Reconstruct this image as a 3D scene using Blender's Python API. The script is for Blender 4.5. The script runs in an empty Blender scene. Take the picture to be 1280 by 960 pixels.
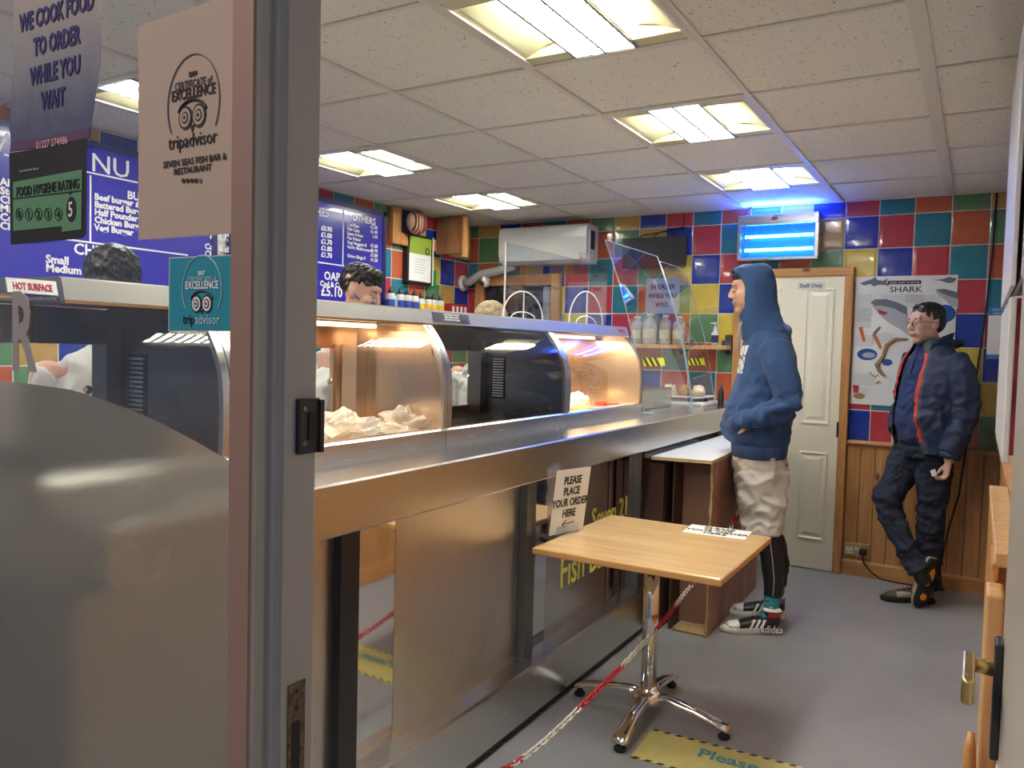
import bpy, bmesh, math, random
from mathutils import Vector, Matrix, noise
random.seed(7)
PI=math.pi
sc=bpy.context.scene
COL=sc.collection
# ------------------------------------------------------------------ camera
FP=991.35; YAW,PIT,ROL=[math.radians(a) for a in (30.4406,-2.6658,1.4685)]
EYE=Vector((0,0,1.4355))
def _axes():
    cy,sy=math.cos(YAW),math.sin(YAW);cp,sp=math.cos(PIT),math.sin(PIT)
    f=Vector((-sy*cp,cy*cp,sp)); r=Vector((cy,sy,0)); u=r.cross(f)
    cr,sr=math.cos(ROL),math.sin(ROL)
    return cr*r+sr*u, cr*u-sr*r, f
AR,AU,AF=_axes()
cam=bpy.data.cameras.new('camera'); camo=bpy.data.objects.new('camera',cam); COL.objects.link(camo)
cam.sensor_width=36; cam.lens=FP/1280*36; cam.clip_start=.05
M=Matrix.Identity(4)
for i in range(3): M[i][0]=AR[i];M[i][1]=AU[i];M[i][2]=-AF[i];M[i][3]=EYE[i]
camo.matrix_world=M
sc.camera=camo
def U(px,py,ax,val):
    """point of the photograph's line of sight on a real plane of the room (x, y or z = val)"""
    d=AR*((px-640)/FP)-AU*((py-480)/FP)+AF; i='xyz'.index(ax)
    return EYE+d*((val-EYE[i])/d[i])
# ------------------------------------------------------------------ world, exposure
sc.view_settings.view_transform='Standard'; sc.view_settings.look='None'
sc.view_settings.gamma=1; sc.view_settings.exposure=1.15; sc.view_settings.use_curve_mapping=False
W=bpy.data.worlds.new('evening'); sc.world=W; W.use_nodes=True
W.node_tree.nodes['Background'].inputs[0].default_value=(.30,.34,.46,1)
W.node_tree.nodes['Background'].inputs[1].default_value=.22
LIGHT_PANEL=24.0
def lamp(name,kind,loc,energy,color,size=.2,rot=(0,0,0),size_y=None):
    l=bpy.data.lights.new(name,kind); l.energy=energy; l.color=color
    if kind=='AREA':
        l.size=size
        if size_y: l.shape='RECTANGLE'; l.size_y=size_y
    else: l.shadow_soft_size=size
    o=bpy.data.objects.new(name,l); COL.objects.link(o); o.location=loc; o.rotation_euler=rot; return o
lamp('shopfront_lamp','AREA',(-1.9,-1.5,3.1),21,(1.0,.78,.64),.9,(math.radians(40),0,math.radians(-30)))
# ------------------------------------------------------------------ materials
def newmat(name):
    m=bpy.data.materials.new(name); m.use_nodes=True; nt=m.node_tree
    return m,nt,nt.nodes['Principled BSDF']
def N(nt,t,**k):
    n=nt.nodes.new(t)
    for a,b in k.items():
        if a.startswith('i_'): n.inputs[int(a[2:])].default_value=b
        else: setattr(n,a,b)
    return n
def L(nt,a,b): nt.links.new(a,b)
def plain(name,col,rough=.5,metal=0,bump=0,bscale=40,var=0,spec=.5,emit=None,estr=0,coat=0,stretch=(1,1,1),trans=0,alpha=1,detail=3):
    m,nt,p=newmat(name)
    p.inputs['Base Color'].default_value=(*col,1); p.inputs['Roughness'].default_value=rough
    p.inputs['Metallic'].default_value=metal; p.inputs['Specular IOR Level'].default_value=spec
    p.inputs['Coat Weight'].default_value=coat; p.inputs['Transmission Weight'].default_value=trans; p.inputs['Alpha'].default_value=alpha
    if emit: p.inputs['Emission Color'].default_value=(*emit,1); p.inputs['Emission Strength'].default_value=estr
    if bump or var:
        tc=N(nt,'ShaderNodeTexCoord'); mp=N(nt,'ShaderNodeMapping'); mp.inputs['Scale'].default_value=stretch
        L(nt,tc.outputs['Object'],mp.inputs[0])
        nz=N(nt,'ShaderNodeTexNoise'); nz.inputs['Scale'].default_value=bscale; nz.inputs['Detail'].default_value=detail
        L(nt,mp.outputs[0],nz.inputs['Vector'])
        if bump:
            b=N(nt,'ShaderNodeBump'); b.inputs['Strength'].default_value=bump; b.inputs['Distance'].default_value=.01
            L(nt,nz.outputs[0],b.inputs['Height']); L(nt,b.outputs[0],p.inputs['Normal'])
        if var:
            r=N(nt,'ShaderNodeValToRGB'); r.color_ramp.elements[0].position=.3; r.color_ramp.elements[1].position=.7
            r.color_ramp.elements[0].color=(*[max(0,c*(1-var)) for c in col],1); r.color_ramp.elements[1].color=(*[min(1,c*(1+var)) for c in col],1)
            L(nt,nz.outputs[0],r.inputs[0]); L(nt,r.outputs[0],p.inputs['Base Color'])
    return m
def wood(name,c1,c2,axis=2,scale=6,rough=.4,knots=True,coat=.2):
    m,nt,p=newmat(name); p.inputs['Roughness'].default_value=rough; p.inputs['Coat Weight'].default_value=coat
    tc=N(nt,'ShaderNodeTexCoord'); oi=N(nt,'ShaderNodeObjectInfo'); ad=N(nt,'ShaderNodeVectorMath',operation='ADD')
    sc_=N(nt,'ShaderNodeVectorMath',operation='SCALE'); sc_.inputs[0].default_value=(13.1,7.7,3.3); L(nt,oi.outputs['Random'],sc_.inputs['Scale'])
    L(nt,tc.outputs['Object'],ad.inputs[0]); L(nt,sc_.outputs[0],ad.inputs[1])
    mp=N(nt,'ShaderNodeMapping'); s=[1,1,1]; s[axis]=.09; mp.inputs['Scale'].default_value=s
    L(nt,ad.outputs[0],mp.inputs[0])
    nz=N(nt,'ShaderNodeTexNoise'); nz.inputs['Scale'].default_value=scale*4; nz.inputs['Detail'].default_value=5; nz.inputs['Distortion'].default_value=1.2
    L(nt,mp.outputs[0],nz.inputs['Vector'])
    r=N(nt,'ShaderNodeValToRGB'); r.color_ramp.elements[0].position=.35; r.color_ramp.elements[1].position=.65
    r.color_ramp.elements[0].color=(*c2,1); r.color_ramp.elements[1].color=(*c1,1); L(nt,nz.outputs[0],r.inputs[0])
    out=r.outputs[0]
    if knots:
        mk=N(nt,'ShaderNodeMapping'); s2=[7,7,7]; s2[axis]=3.2; mk.inputs['Scale'].default_value=s2; L(nt,ad.outputs[0],mk.inputs[0])
        v=N(nt,'ShaderNodeTexVoronoi'); v.inputs['Scale'].default_value=1; L(nt,mk.outputs[0],v.inputs['Vector'])
        k=N(nt,'ShaderNodeValToRGB'); k.color_ramp.elements[0].position=.05; k.color_ramp.elements[1].position=.12
        k.color_ramp.elements[0].color=(1,1,1,1); k.color_ramp.elements[1].color=(0,0,0,1); L(nt,v.outputs['Distance'],k.inputs[0])
        mx=N(nt,'ShaderNodeMix',data_type='RGBA'); L(nt,k.outputs[0],mx.inputs[0]); L(nt,out,mx.inputs[6]); mx.inputs[7].default_value=(*[c*.25 for c in c2],1)
        out=mx.outputs[2]
    L(nt,out,p.inputs['Base Color'])
    b=N(nt,'ShaderNodeBump'); b.inputs['Strength'].default_value=.12; L(nt,nz.outputs[0],b.inputs['Height']); L(nt,b.outputs[0],p.inputs['Normal'])
    return m
def steel(name,col=(.62,.61,.59),rough=.28,stretch=(1,1,60),wave=.0,bump=.03):
    m,nt,p=newmat(name); p.inputs['Metallic'].default_value=1; p.inputs['Base Color'].default_value=(*col,1)
    tc=N(nt,'ShaderNodeTexCoord'); mp=N(nt,'ShaderNodeMapping'); mp.inputs['Scale'].default_value=stretch; L(nt,tc.outputs['Object'],mp.inputs[0])
    nz=N(nt,'ShaderNodeTexNoise'); nz.inputs['Scale'].default_value=9; nz.inputs['Detail'].default_value=4; L(nt,mp.outputs[0],nz.inputs['Vector'])
    mr=N(nt,'ShaderNodeMapRange'); mr.inputs[3].default_value=rough*.75; mr.inputs[4].default_value=rough*1.3; L(nt,nz.outputs[0],mr.inputs[0]); L(nt,mr.outputs[0],p.inputs['Roughness'])
    b=N(nt,'ShaderNodeBump'); b.inputs['Strength'].default_value=bump; b.inputs['Distance'].default_value=.01; L(nt,nz.outputs[0],b.inputs['Height'])
    last=b
    if wave:
        n2=N(nt,'ShaderNodeTexNoise'); n2.inputs['Scale'].default_value=1.6; n2.inputs['Detail'].default_value=1; L(nt,tc.outputs['Object'],n2.inputs['Vector'])
        b2=N(nt,'ShaderNodeBump'); b2.inputs['Strength'].default_value=wave; b2.inputs['Distance'].default_value=.1; L(nt,n2.outputs[0],b2.inputs['Height']); L(nt,b.outputs[0],b2.inputs['Normal']); last=b2
    L(nt,last.outputs[0],p.inputs['Normal'])
    return m
def glass(name,tint=(1,1,1),rough=0,refl=.5,vis=.06,ior=1.45):
    """thin sheet: clear transparency with a fresnel reflection"""
    m,nt,p=newmat(name); nt.nodes.remove(p); out=nt.nodes['Material Output']
    tr=N(nt,'ShaderNodeBsdfTransparent'); tr.inputs[0].default_value=(*tint,1)
    gl=N(nt,'ShaderNodeBsdfGlossy'); gl.inputs['Roughness'].default_value=rough; gl.inputs[0].default_value=(refl*2,refl*2,refl*2,1) if refl<=.5 else (1,1,1,1)
    lw=N(nt,'ShaderNodeLayerWeight'); lw.inputs[0].default_value=.5
    pw=N(nt,'ShaderNodeMath',operation='POWER'); pw.inputs[1].default_value=4; L(nt,lw.outputs['Facing'],pw.inputs[0])
    fr=N(nt,'ShaderNodeMath',operation='MULTIPLY_ADD'); fr.inputs[1].default_value=.9; fr.inputs[2].default_value=.035; L(nt,pw.outputs[0],fr.inputs[0])
    mx=N(nt,'ShaderNodeMixShader'); L(nt,fr.outputs[0],mx.inputs[0]); L(nt,tr.outputs[0],mx.inputs[1]); L(nt,gl.outputs[0],mx.inputs[2])
    L(nt,mx.outputs[0],out.inputs[0]); return m
MT={}
MT['steel']=steel('brushed_steel'); MT['steel_h']=steel('brushed_steel_lengthwise',stretch=(60,1,60),rough=.24)
MT['steel_panel']=steel('sheet_steel_panel',(.66,.62,.57),.3,(60,60,1),wave=.22)
MT['mirror']=steel('polished_steel',(.80,.81,.82),.05,(1,1,1),wave=.02,bump=0)
MT['steel_in']=steel('case_lining_steel',(.60,.56,.52),.25,(60,60,1),wave=.1)
MT['steel_beam']=steel('canopy_steel',(.47,.46,.43),.40,stretch=(60,1,60))
MT['steel_dark']=steel('dark_steel',(.20,.20,.20),.3)
MT['chrome']=plain('chrome',(.85,.85,.84),.09,1)
MT['brass']=plain('worn_brass',(.62,.47,.20),.32,1)
MT['black']=plain('black_plastic',(.015,.015,.018),.4)
MT['blackmetal']=plain('black_painted_metal',(.02,.02,.025),.35,bump=.05,bscale=60)
MT['rubber']=plain('black_rubber',(.012,.012,.012),.7)
MT['white']=plain('white_plastic',(.78,.78,.76),.35)
MT['paper']=plain('white_paper',(.80,.80,.80),.6)
MT['ink']=plain('black_ink',(.01,.01,.012),.6)
MT['navyink']=plain('navy_ink',(.03,.025,.14),.6)
MT['redink']=plain('red_ink',(.45,.02,.04),.5)
MT['whiteink']=plain('white_ink',(.9,.9,.92),.5)
MT['pine']=wood('pine',(.58,.30,.11),(.44,.20,.065))
MT['pine_h']=wood('pine_across',(.58,.30,.11),(.44,.20,.065),axis=0)
MT['pine_y']=wood('pine_lengthwise',(.62,.31,.10),(.50,.22,.06),axis=1)
MT['pine_pale']=wood('pale_pine',(.72,.45,.22),(.58,.32,.13))
MT['beech']=wood('beech_tabletop',(.80,.54,.27),(.70,.43,.19),axis=0,scale=5,rough=.22,knots=False,coat=.5)
MT['doorpaint']=plain('cream_gloss_paint',(.78,.75,.62),.35,bump=.04,bscale=30)
MT['greypaint']=plain('grey_gloss_paint',(.46,.42,.375),.32,bump=.05,bscale=25,coat=.2)
MT['brownstrip']=plain('brown_pink_strip',(.30,.19,.15),.5,bump=.04,bscale=30)  # brown-pink tone of the frame's outer strip
MT['grout']=plain('pale_grout',(.66,.64,.60),.8)
MT['ceilgrid']=plain('ceiling_grid_cream',(.66,.63,.57),.5)
MT['wing']=plain('cream_reflector',(.60,.57,.38),.5)
MT['louvre']=plain('grey_louvre_blade',(.22,.24,.30),.4)
MT['menu']=plain('menu_board_blue',(.035,.03,.42),.25,coat=.4)
MT['menuframe']=plain('menu_frame_navy',(.01,.018,.12),.4)
MT['brownboard']=plain('brown_board',(.075,.038,.026),.55,bump=.03,bscale=30)
MT['melamine']=plain('white_melamine',(.70,.73,.78),.3)
MT['chip']=plain('chipboard_edge',(.50,.36,.18),.8,bump=.2,bscale=150,var=.3)
MT['skin']=plain('skin',(.62,.36,.27),.5,bump=.03,bscale=80); MT['skin'].node_tree.nodes['Principled BSDF'].inputs['Subsurface Weight'].default_value=.08
MT['skin'].node_tree.nodes['Principled BSDF'].inputs['Subsurface Scale'].default_value=.01
MT['lip']=plain('lip',(.42,.16,.13),.45)
MT['hair_black']=plain('black_hair',(.012,.011,.012),.42,bump=.9,bscale=60,stretch=(1,1,.3),var=.6)
MT['hair_blond']=plain('blond_hair',(.55,.42,.25),.45,bump=.8,bscale=50,stretch=(1,4,.6),var=.35)
MT['eyewhite']=plain('eye_white',(.75,.73,.70),.3); MT['iris']=plain('dark_iris',(.03,.02,.015),.2)
def tile_mat(n,c): return plain(n,c,.13,bump=.10,bscale=14,var=.10,coat=.5)
TILES=[tile_mat('glazed_ochre',(.52,.33,.10)),tile_mat('glazed_green',(.12,.27,.13)),tile_mat('glazed_orange',(.52,.12,.055)),
       tile_mat('glazed_teal',(.02,.20,.28)),tile_mat('glazed_crimson',(.48,.045,.07)),tile_mat('glazed_blue',(.012,.04,.33)),tile_mat('glazed_yellow',(.68,.50,.07))]
# floor vinyl
def floor_mat():
    m,nt,p=newmat('grey_speckled_vinyl'); p.inputs['Roughness'].default_value=.36
    tc=N(nt,'ShaderNodeTexCoord'); n1=N(nt,'ShaderNodeTexNoise'); n1.inputs['Scale'].default_value=230; n1.inputs['Detail'].default_value=2; L(nt,tc.outputs['Object'],n1.inputs['Vector'])
    r=N(nt,'ShaderNodeValToRGB'); e=r.color_ramp.elements; e[0].position=.32;e[0].color=(.26,.265,.285,1);e[1].position=.68;e[1].color=(.46,.465,.49,1); L(nt,n1.outputs[0],r.inputs[0])
    n2=N(nt,'ShaderNodeTexNoise'); n2.inputs['Scale'].default_value=2.2; L(nt,tc.outputs['Object'],n2.inputs['Vector'])
    mx=N(nt,'ShaderNodeMix',data_type='RGBA',blend_type='MULTIPLY'); mx.inputs[0].default_value=.35; L(nt,r.outputs[0],mx.inputs[6]); L(nt,n2.outputs[0],mx.inputs[7]); L(nt,mx.outputs[2],p.inputs['Base Color'])
    b=N(nt,'ShaderNodeBump'); b.inputs['Strength'].default_value=.05; L(nt,n1.outputs[0],b.inputs['Height']); L(nt,b.outputs[0],p.inputs['Normal'])
    return m
MT['floor']=floor_mat()
def ceil_mat():
    m,nt,p=newmat('fissured_ceiling_tile'); p.inputs['Roughness'].default_value=.9
    tc=N(nt,'ShaderNodeTexCoord'); oi=N(nt,'ShaderNodeObjectInfo'); sc_=N(nt,'ShaderNodeVectorMath',operation='SCALE'); sc_.inputs[0].default_value=(9.1,4.7,0); L(nt,oi.outputs['Random'],sc_.inputs['Scale'])
    ad=N(nt,'ShaderNodeVectorMath',operation='ADD'); L(nt,tc.outputs['Object'],ad.inputs[0]); L(nt,sc_.outputs[0],ad.inputs[1])
    nd=N(nt,'ShaderNodeTexNoise'); nd.inputs['Scale'].default_value=14; L(nt,ad.outputs[0],nd.inputs['Vector'])
    mxv=N(nt,'ShaderNodeVectorMath',operation='MULTIPLY_ADD'); L(nt,nd.outputs['Color'],mxv.inputs[0]); mxv.inputs[1].default_value=(.09,.09,0); L(nt,ad.outputs[0],mxv.inputs[2])
    mp=N(nt,'ShaderNodeMapping'); mp.inputs['Scale'].default_value=(120,60,1); L(nt,mxv.outputs[0],mp.inputs[0])
    v=N(nt,'ShaderNodeTexVoronoi'); v.inputs['Scale'].default_value=1; v.inputs['Randomness'].default_value=1; L(nt,mp.outputs[0],v.inputs['Vector'])
    r=N(nt,'ShaderNodeValToRGB'); r.color_ramp.elements[0].position=.17; r.color_ramp.elements[1].position=.25; L(nt,v.outputs['Distance'],r.inputs[0])
    # only some cells carry a fissure
    sep=N(nt,'ShaderNodeSeparateColor'); L(nt,v.outputs['Color'],sep.inputs[0]); gt=N(nt,'ShaderNodeMath',operation='GREATER_THAN'); gt.inputs[1].default_value=.38; L(nt,sep.outputs[0],gt.inputs[0])
    mxm=N(nt,'ShaderNodeMath',operation='MAXIMUM'); L(nt,r.outputs[0],mxm.inputs[0]); L(nt,gt.outputs[0],mxm.inputs[1])
    mx=N(nt,'ShaderNodeMix',data_type='RGBA'); L(nt,mxm.outputs[0],mx.inputs[0]); mx.inputs[6].default_value=(.24,.215,.18,1); mx.inputs[7].default_value=(.75,.735,.67,1)
    L(nt,mx.outputs[2],p.inputs['Base Color'])
    b=N(nt,'ShaderNodeBump'); b.inputs['Strength'].default_value=.5; b.inputs['Distance'].default_value=.004; L(nt,mxm.outputs[0],b.inputs['Height']); L(nt,b.outputs[0],p.inputs['Normal'])
    return m
MT['ceil']=ceil_mat()
MT['panel_glow']=plain('lit_diffuser',(.9,.9,.9),.5,emit=(1,.985,.86),estr=LIGHT_PANEL)
MT['case_glass']=glass('case_glass',(.93,.95,.94),.0,.5)
MT['acrylic']=glass('acrylic_sheet',(.90,.93,.97),.0,.5,ior=1.5)
MT['acrylic_edge']=plain('acrylic_edge',(.45,.52,.60),.2,alpha=.75)
MT['pane']=glass('door_glass',(.96,.96,.96),0,.5)
def frosted():
    m,nt,p=newmat('frosted_film'); nt.nodes.remove(p); out=nt.nodes['Material Output']
    t=N(nt,'ShaderNodeBsdfTranslucent'); t.inputs[0].default_value=(.46,.46,.43,1)
    rf=N(nt,'ShaderNodeBsdfRefraction'); rf.inputs['Roughness'].default_value=.38; rf.inputs['IOR'].default_value=1.12; rf.inputs[0].default_value=(.56,.56,.53,1)
    df=N(nt,'ShaderNodeBsdfDiffuse'); df.inputs[0].default_value=(.25,.25,.24,1)
    a=N(nt,'ShaderNodeMixShader'); a.inputs[0].default_value=.30; L(nt,rf.outputs[0],a.inputs[1]); L(nt,t.outputs[0],a.inputs[2])
    b=N(nt,'ShaderNodeMixShader'); b.inputs[0].default_value=.22; L(nt,a.outputs[0],b.inputs[1]); L(nt,df.outputs[0],b.inputs[2])
    L(nt,b.outputs[0],out.inputs[0]); return m
MT['frost']=frosted()
MT['frost2']=frosted(); _n=MT['frost2'].node_tree
for _q in _n.nodes:
    if _q.type=='BSDF_REFRACTION': _q.inputs['Roughness'].default_value=.22; _q.inputs[0].default_value=(.66,.66,.58,1)
# ------------------------------------------------------------------ mesh helpers
class MB:
    def __init__(s): s.v=[]; s.f=[]
    def add(s,vs,fs):
        o=len(s.v); s.v+= [Vector(v) for v in vs]; s.f+=[[i+o for i in f] for f in fs]; return s
    def box(s,x0,x1,y0,y1,z0,z1):
        return s.add([(x0,y0,z0),(x1,y0,z0),(x1,y1,z0),(x0,y1,z0),(x0,y0,z1),(x1,y0,z1),(x1,y1,z1),(x0,y1,z1)],
          [(0,3,2,1),(4,5,6,7),(0,1,5,4),(1,2,6,5),(2,3,7,6),(3,0,4,7)])
    def obox(s,c,ax,ay,az):
        c,ax,ay,az=map(Vector,(c,ax,ay,az)); vs=[c+ax*i+ay*j+az*k for k in(-1,1) for j in(-1,1) for i in(-1,1)]
        return s.add(vs,[(0,2,3,1),(4,5,7,6),(0,1,5,4),(1,3,7,5),(3,2,6,7),(2,0,4,6)])
    def prism(s,poly,axis,a,b):
        """poly = 2D points in the two other axes (cyclic order), extruded along axis from a to b"""
        n=len(poly)
        def mk(p,t): return {'x':(t,p[0],p[1]),'y':(p[0],t,p[1]),'z':(p[0],p[1],t)}[axis]
        return s.add([mk(p,a) for p in poly]+[mk(p,b) for p in poly],[list(range(n))[::-1],[i+n for i in range(n)]]+[(i,(i+1)%n,(i+1)%n+n,i+n) for i in range(n)])
    def tube(s,pts,r,n=10,caps=True):
        pts=[Vector(p) for p in pts]; rr=r if isinstance(r,(list,tuple)) else [r]*len(pts)
        rings=[]; prev=None
        for i,p in enumerate(pts):
            t=(pts[min(i+1,len(pts)-1)]-pts[max(i-1,0)]).normalized()
            if prev is None: a=t.orthogonal().normalized()
            else: a=(prev-t*prev.dot(t)).normalized()
            prev=a; b=t.cross(a)
            rings.append([p+(a*math.cos(2*PI*k/n)+b*math.sin(2*PI*k/n))*rr[i] for k in range(n)])
        return s.loft(rings,caps)
    def loft(s,rings,caps=True,closed=True):
        n=len(rings[0]); vs=[v for r in rings for v in r]; fs=[]
        for i in range(len(rings)-1):
            for k in range(n if closed else n-1):
                fs.append((i*n+k,i*n+(k+1)%n,(i+1)*n+(k+1)%n,(i+1)*n+k))
        if caps and closed: fs+= [list(range(n))[::-1],[(len(rings)-1)*n+k for k in range(n)]]
        return s.add(vs,fs)
    def lathe(s,prof,c=(0,0,0),n=20):
        c=Vector(c); return s.loft([[c+Vector((r*math.cos(2*PI*k/n),r*math.sin(2*PI*k/n),z)) for k in range(n)] for r,z in prof])
    def ell(s,c,r,M=None,n=14,m=9):
        c=Vector(c); rings=[]
        for i in range(m+1):
            th=PI*(.02+.96*i/m); rings.append([Vector((r[0]*math.sin(th)*math.cos(2*PI*k/n),r[1]*math.sin(th)*math.sin(2*PI*k/n),-r[2]*math.cos(th))) for k in range(n)])
        if M: rings=[[M@v for v in q] for q in rings]
        return s.loft([[c+v for v in q] for q in rings])
    def torus(s,c,R,r,ax='z',n=20,m=6,a0=0,a1=2*PI):
        c=Vector(c); full=abs(a1-a0-2*PI)<1e-6; pts=[]
        for i in range(n+1):
            a=a0+(a1-a0)*i/n; q=(R*math.cos(a),R*math.sin(a))
            pts.append(c+Vector({'z':(q[0],q[1],0),'x':(0,q[0],q[1]),'y':(q[0],0,q[1])}[ax]))
        return s.tube(pts,r,m)
    def xf(s,M):
        s.v=[M@v for v in s.v]; return s
def wm(o):
    m=Matrix.Identity(4); ch=[]
    while o: ch.append(o); o=o.parent
    for p in reversed(ch): m=m@(Matrix.Translation(p.location)@p.rotation_euler.to_matrix().to_4x4())
    return m
def obj(name,mb,mat,parent=None,smooth=False,bevel=0,local=False,**props):
    me=bpy.data.meshes.new(name)
    vs=mb.v
    if parent is not None and not local:
        iv=wm(parent).inverted(); vs=[iv@v for v in vs]
    me.from_pydata([tuple(v) for v in vs],[],mb.f); me.update()
    bm=bmesh.new(); bm.from_mesh(me); bmesh.ops.recalc_face_normals(bm,faces=bm.faces); bm.to_mesh(me); bm.free()
    for m in (mat if isinstance(mat,list) else [mat]): me.materials.append(MT[m] if isinstance(m,str) else m)
    if smooth: me.shade_smooth()
    o=bpy.data.objects.new(name,me); COL.objects.link(o)
    if parent is not None: o.parent=parent
    if bevel:
        b=o.modifiers.new('bevel','BEVEL'); b.width=bevel; b.segments=2; b.limit_method='ANGLE'; b.angle_limit=math.radians(35)
    if smooth and bevel==0 and smooth!='all':
        pass
    for k,v in props.items(): o[k]=v
    return o
def B(name,ext,mat,parent=None,bevel=0,**k):
    return obj(name,MB().box(*ext),mat,parent,bevel=bevel,**k)
def thing(name,label,cat,loc=(0,0,0),rz=0,group=None):
    o=bpy.data.objects.new(name,None); COL.objects.link(o); o.empty_display_size=.1
    o.location=loc; o.rotation_euler=(0,0,rz); o['label']=label; o['category']=cat
    if group: o['group']=group
    return o
def tag(o,label,cat,group=None):
    o['label']=label; o['category']=cat
    if group: o['group']=group
    return o
def struct(o): o['kind']='structure'; return o
def kids(o): return [c for c in COL.objects if c.parent==o]
def dup(r,loc,rz=None,label=None,group=None):
    c=r.copy(); COL.objects.link(c); c.location=loc
    if rz is not None: c.rotation_euler=(0,0,rz)
    if label: c['label']=label
    if group: c['group']=group
    for k in kids(r):
        d=k.copy(); COL.objects.link(d); d.parent=c
        for g in kids(k):
            e=g.copy(); COL.objects.link(e); e.parent=d
    return c
def baked(o):
    dg=bpy.context.evaluated_depsgraph_get(); dg.update()
    return bpy.data.meshes.new_from_object(o.evaluated_get(dg))
def text(name,s,size,mat,parent,pos,xd,yd,align='LEFT',bold=0,ext=.0006,sx=1,spacing=1,shear=0):
    cu=bpy.data.curves.new('lettering','FONT'); cu.body=s; cu.size=size; cu.align_x=align; cu.resolution_u=2; cu.offset=bold; cu.extrude=ext; cu.space_character=spacing; cu.shear=shear
    t=bpy.data.objects.new('lettering',cu); COL.objects.link(t); me=baked(t); bpy.data.objects.remove(t)
    xd=Vector(xd).normalized(); yd=Vector(yd).normalized(); n=xd.cross(yd); pos=Vector(pos)
    M=Matrix.Identity(4)
    for i in range(3): M[i][0]=xd[i]*sx;M[i][1]=yd[i];M[i][2]=n[i];M[i][3]=pos[i]
    me.transform(wm(parent).inverted()@M if parent is not None else M)
    me.materials.clear(); me.materials.append(MT[mat] if isinstance(mat,str) else mat)
    o=bpy.data.objects.new(name,me); COL.objects.link(o)
    if parent is not None: o.parent=parent
    return o
DX=Vector((1,0,0));DY=Vector((0,1,0));DZ=Vector((0,0,1))

# ================================================================== SETTING
D=5.596; XL=-3.742; XR=.14; ZC=2.437; P=.62; GX=-1.43957; GY=2.51946
XW=.0
struct(B('floor',(-4.2,1.2,-.6,6.0,-.12,0),'floor'))
cl=struct(B('ceiling',(-4.2,.5,.72,6.0,ZC+.05,ZC+.15),plain('ceiling_void',(.08,.08,.08),.9)))
wb=struct(B('wall_back',(XL-.2,XR+.2,D,D+.15,0,ZC+.05),'grout'))
wl=struct(B('wall_left',(XL-.15,XL,.72,D+.15,0,ZC+.05),'grout'))
wr=struct(B('wall_right',(XR,XR+.15,1.42,D+.15,0,ZC+.05),plain('right_wall_paint',(.50,.42,.36),.6)))
# wall tiles (glazed squares, each its own piece)
TP=.2034
tmesh={}
def tile_mesh(w,h,mi,plane):
    k=(round(w,3),round(h,3),mi,plane)
    if k not in tmesh:
        mb=MB(); g=.0062
        mb.loft([[Vector((-w/2+a,0,-h/2+a)) +Vector((0,-t,0)) for _ in [0]]+[Vector((w/2-a,-t,-h/2+a)),Vector((w/2-a,-t,h/2-a)),Vector((-w/2+a,-t,h/2-a))] for a,t in ((g/2,-.004),(g/2,.0005),(g/2+.004,.0022),(g/2+.02,.003))])
        me=bpy.data.meshes.new('wall_tile'); me.from_pydata([tuple(v) for v in mb.v],[],mb.f); me.update()
        bm=bmesh.new(); bm.from_mesh(me); bmesh.ops.recalc_face_normals(bm,faces=bm.faces); bm.to_mesh(me); bm.free()
        me.materials.append(TILES[mi]); tmesh[k]=me
    return tmesh[k]
def put_tile(parent,cx,cy,cz,w,h,mi,rz):
    o=bpy.data.objects.new('wall_tile',tile_mesh(w,h,mi,0)); COL.objects.link(o); o.parent=parent; o.location=(cx,cy,cz); o.rotation_euler=(0,0,rz)
rowz=[2.336]+[2.336-.2085*i for i in range(1,8)]
def rows(zmin):
    out=[(2.336,ZC)]
    z=2.336; 
    while z-.2085>zmin-.15:
        out.append((max(z-.2085,zmin),z)); z-=.2085
    return out
X0=-.185  # a joint
for r,(za,zb) in enumerate(rows(.885)):
    j=-2
    while True:
        x1=X0-TP*(j) ; x0=x1-TP; col=j+2   # counts leftwards
        if x1<XL+.02: break
        x0c=max(x0,XL)
        xm=(x0+x1)/2
        idx=(col+r)%6
        mi=idx
        if idx==0 and r>=2: mi=6
        if not(-1.42<xm<-.78 and zb<2.0) and x0<XR:
            x1c=min(x1,XR)
            if zb-za>.03: put_tile(wb,(x0c+x1c)/2,D,(za+zb)/2,x1c-x0c,zb-za,mi,0)
        j+=1
nY=int((D-1.5)/TP)+1
for r,(za,zb) in enumerate(rows(.88)):
    for j in range(nY):
        y1=D-TP*j-.0; y0=y1-TP
        idx=(20+j+r)%6; mi=6 if (idx==0 and r in(2,4)) else idx
        if (zb<2.30 and y1<4.40 and za>1.72): continue
        if zb-za>.03: put_tile(wl,XL,(y0+y1)/2,(za+zb)/2,TP,zb-za,mi,PI/2)
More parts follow.
